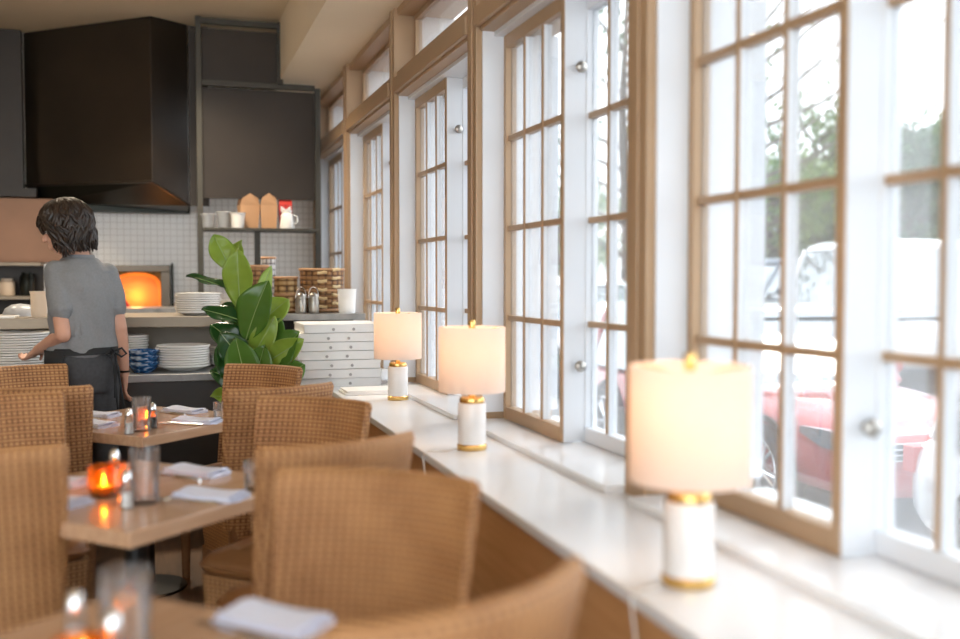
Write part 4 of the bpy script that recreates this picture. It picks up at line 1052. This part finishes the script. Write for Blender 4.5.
for k in range(3): pb.tube([A + V((0, 0, .3 + .28 * k)), B + V((0, 0, .3 + .28 * k))], .09, 4)
pb.build('rails', mat('weathered_fence', (.16, .17, .18), .8), fe, smooth=0)
for k in range(nb + 1): MB().tube([A + dv * (k / nb), A + dv * (k / nb) + V((0, 0, 1.05))], .07, 6).build('fence_post', MATS['weathered_fence'], fe)
wq = MB(); a_ = PD(868, 45, 24); b_ = PD(990, 0, 24); wq.tube([a_ + (a_ - b_) * 2, a_.lerp(b_, .5) - V((0, 0, .1)), b_ + (b_ - a_) * 1], .018, 5)
o = wq.build('power_line', M_black); tag(o, 'dark overhead power line crossing the white sky', 'cable')

# ------------------------------------------------------------------ light
w = bpy.data.worlds.new('sky'); sc.world = w; w.use_nodes = True; nt = w.node_tree; bg = nt.nodes['Background']
tc = nt.nodes.new('ShaderNodeTexCoord'); sx = nt.nodes.new('ShaderNodeSeparateXYZ'); nt.links.new(tc.outputs['Generated'], sx.inputs[0])
rp = nt.nodes.new('ShaderNodeValToRGB'); rp.color_ramp.elements[0].position = .45; rp.color_ramp.elements[0].color = (.90, .955, 1, 1)
rp.color_ramp.elements[1].position = 1; rp.color_ramp.elements[1].color = (.78, .89, 1.0, 1)
mr = nt.nodes.new('ShaderNodeMapRange'); mr.inputs[1].default_value = -1; mr.inputs[2].default_value = 1
nt.links.new(sx.outputs[2], mr.inputs[0]); nt.links.new(mr.outputs[0], rp.inputs[0]); nt.links.new(rp.outputs[0], bg.inputs[0])
bg.inputs[1].default_value = 1.35
s = bpy.data.lights.new('sun', 'SUN'); s.energy = 1.0; s.angle = math.radians(20); s.color = (1, .95, .88)
so_ = bpy.data.objects.new('sun', s); C.objects.link(so_); so_.rotation_euler = (math.radians(38), 0, math.radians(115))
def point(name, loc, e, col, r=.06):
    l = bpy.data.lights.new(name, 'POINT'); l.energy = e; l.color = col; l.shadow_soft_size = r
    o = bpy.data.objects.new(name, l); C.objects.link(o); o.location = loc; return o
point('oven_fire_light', ((x0 + x1) / 2 - .02, KY - .10, z0 + .24), .42, (1, .42, .10), .05)
# unseen ceiling lamps added to brighten the room and the kitchen tile
n_ = 0
for (x, y, en) in ((-1.6, 2.2, 9), (-1.6, 4.4, 9), (-.45, 7.1, 44), (-1.8, 7.4, 26), (.2, 7.3, 60)):
    t = thing('added_fill_lamp', 'added unseen fill lamp over the ' + {2.2: 'middle table, room side', 4.4: 'far table, room side', 7.1: 'kitchen before the oven', 7.4: 'kitchen before the copper sheet', 7.3: 'kitchen before the shelf frame'}[y], 'lamp', (x, y, CEIL - .02), 0, 'added fill lamps')
    MB().lathe([(.055, 0), (.075, 0), (.075, .02), (.055, .02)], 24, close=True).build('trim_ring', M_trimwhite, t)
    MB().lathe([(.001, .008), (.055, .008), (.055, .012), (.001, .012)], 24).build('diffuser', mat('lit_diffuser', (1, .9, .75), .5, emit=((1, .78, .5), 6)), t)
    l = bpy.data.lights.new('added_fill_spot', 'SPOT'); l.energy = en; l.color = (1, .84, .64) if y > 6 else (1, .76, .5); l.spot_size = math.radians(120); l.spot_blend = .8; l.shadow_soft_size = .06
    o = bpy.data.objects.new('added_fill_spot', l); C.objects.link(o); o.location = (x, y, CEIL - .04)

# ------------------------------------------------------------------ render settings
sc.view_settings.view_transform = 'Standard'; sc.view_settings.look = 'None'; sc.view_settings.gamma = 1
sc.view_settings.exposure = 1.85
sc.view_settings.use_curve_mapping = False
cy = sc.cycles
cy.use_denoising = True
try: cy.denoiser = 'OPENIMAGEDENOISE'
except Exception: pass
cy.max_bounces = 10; cy.transparent_max_bounces = 24; cy.diffuse_bounces = 5; cy.glossy_bounces = 4; cy.sample_clamp_indirect = 6
cy.caustics_reflective = False; cy.caustics_refractive = False
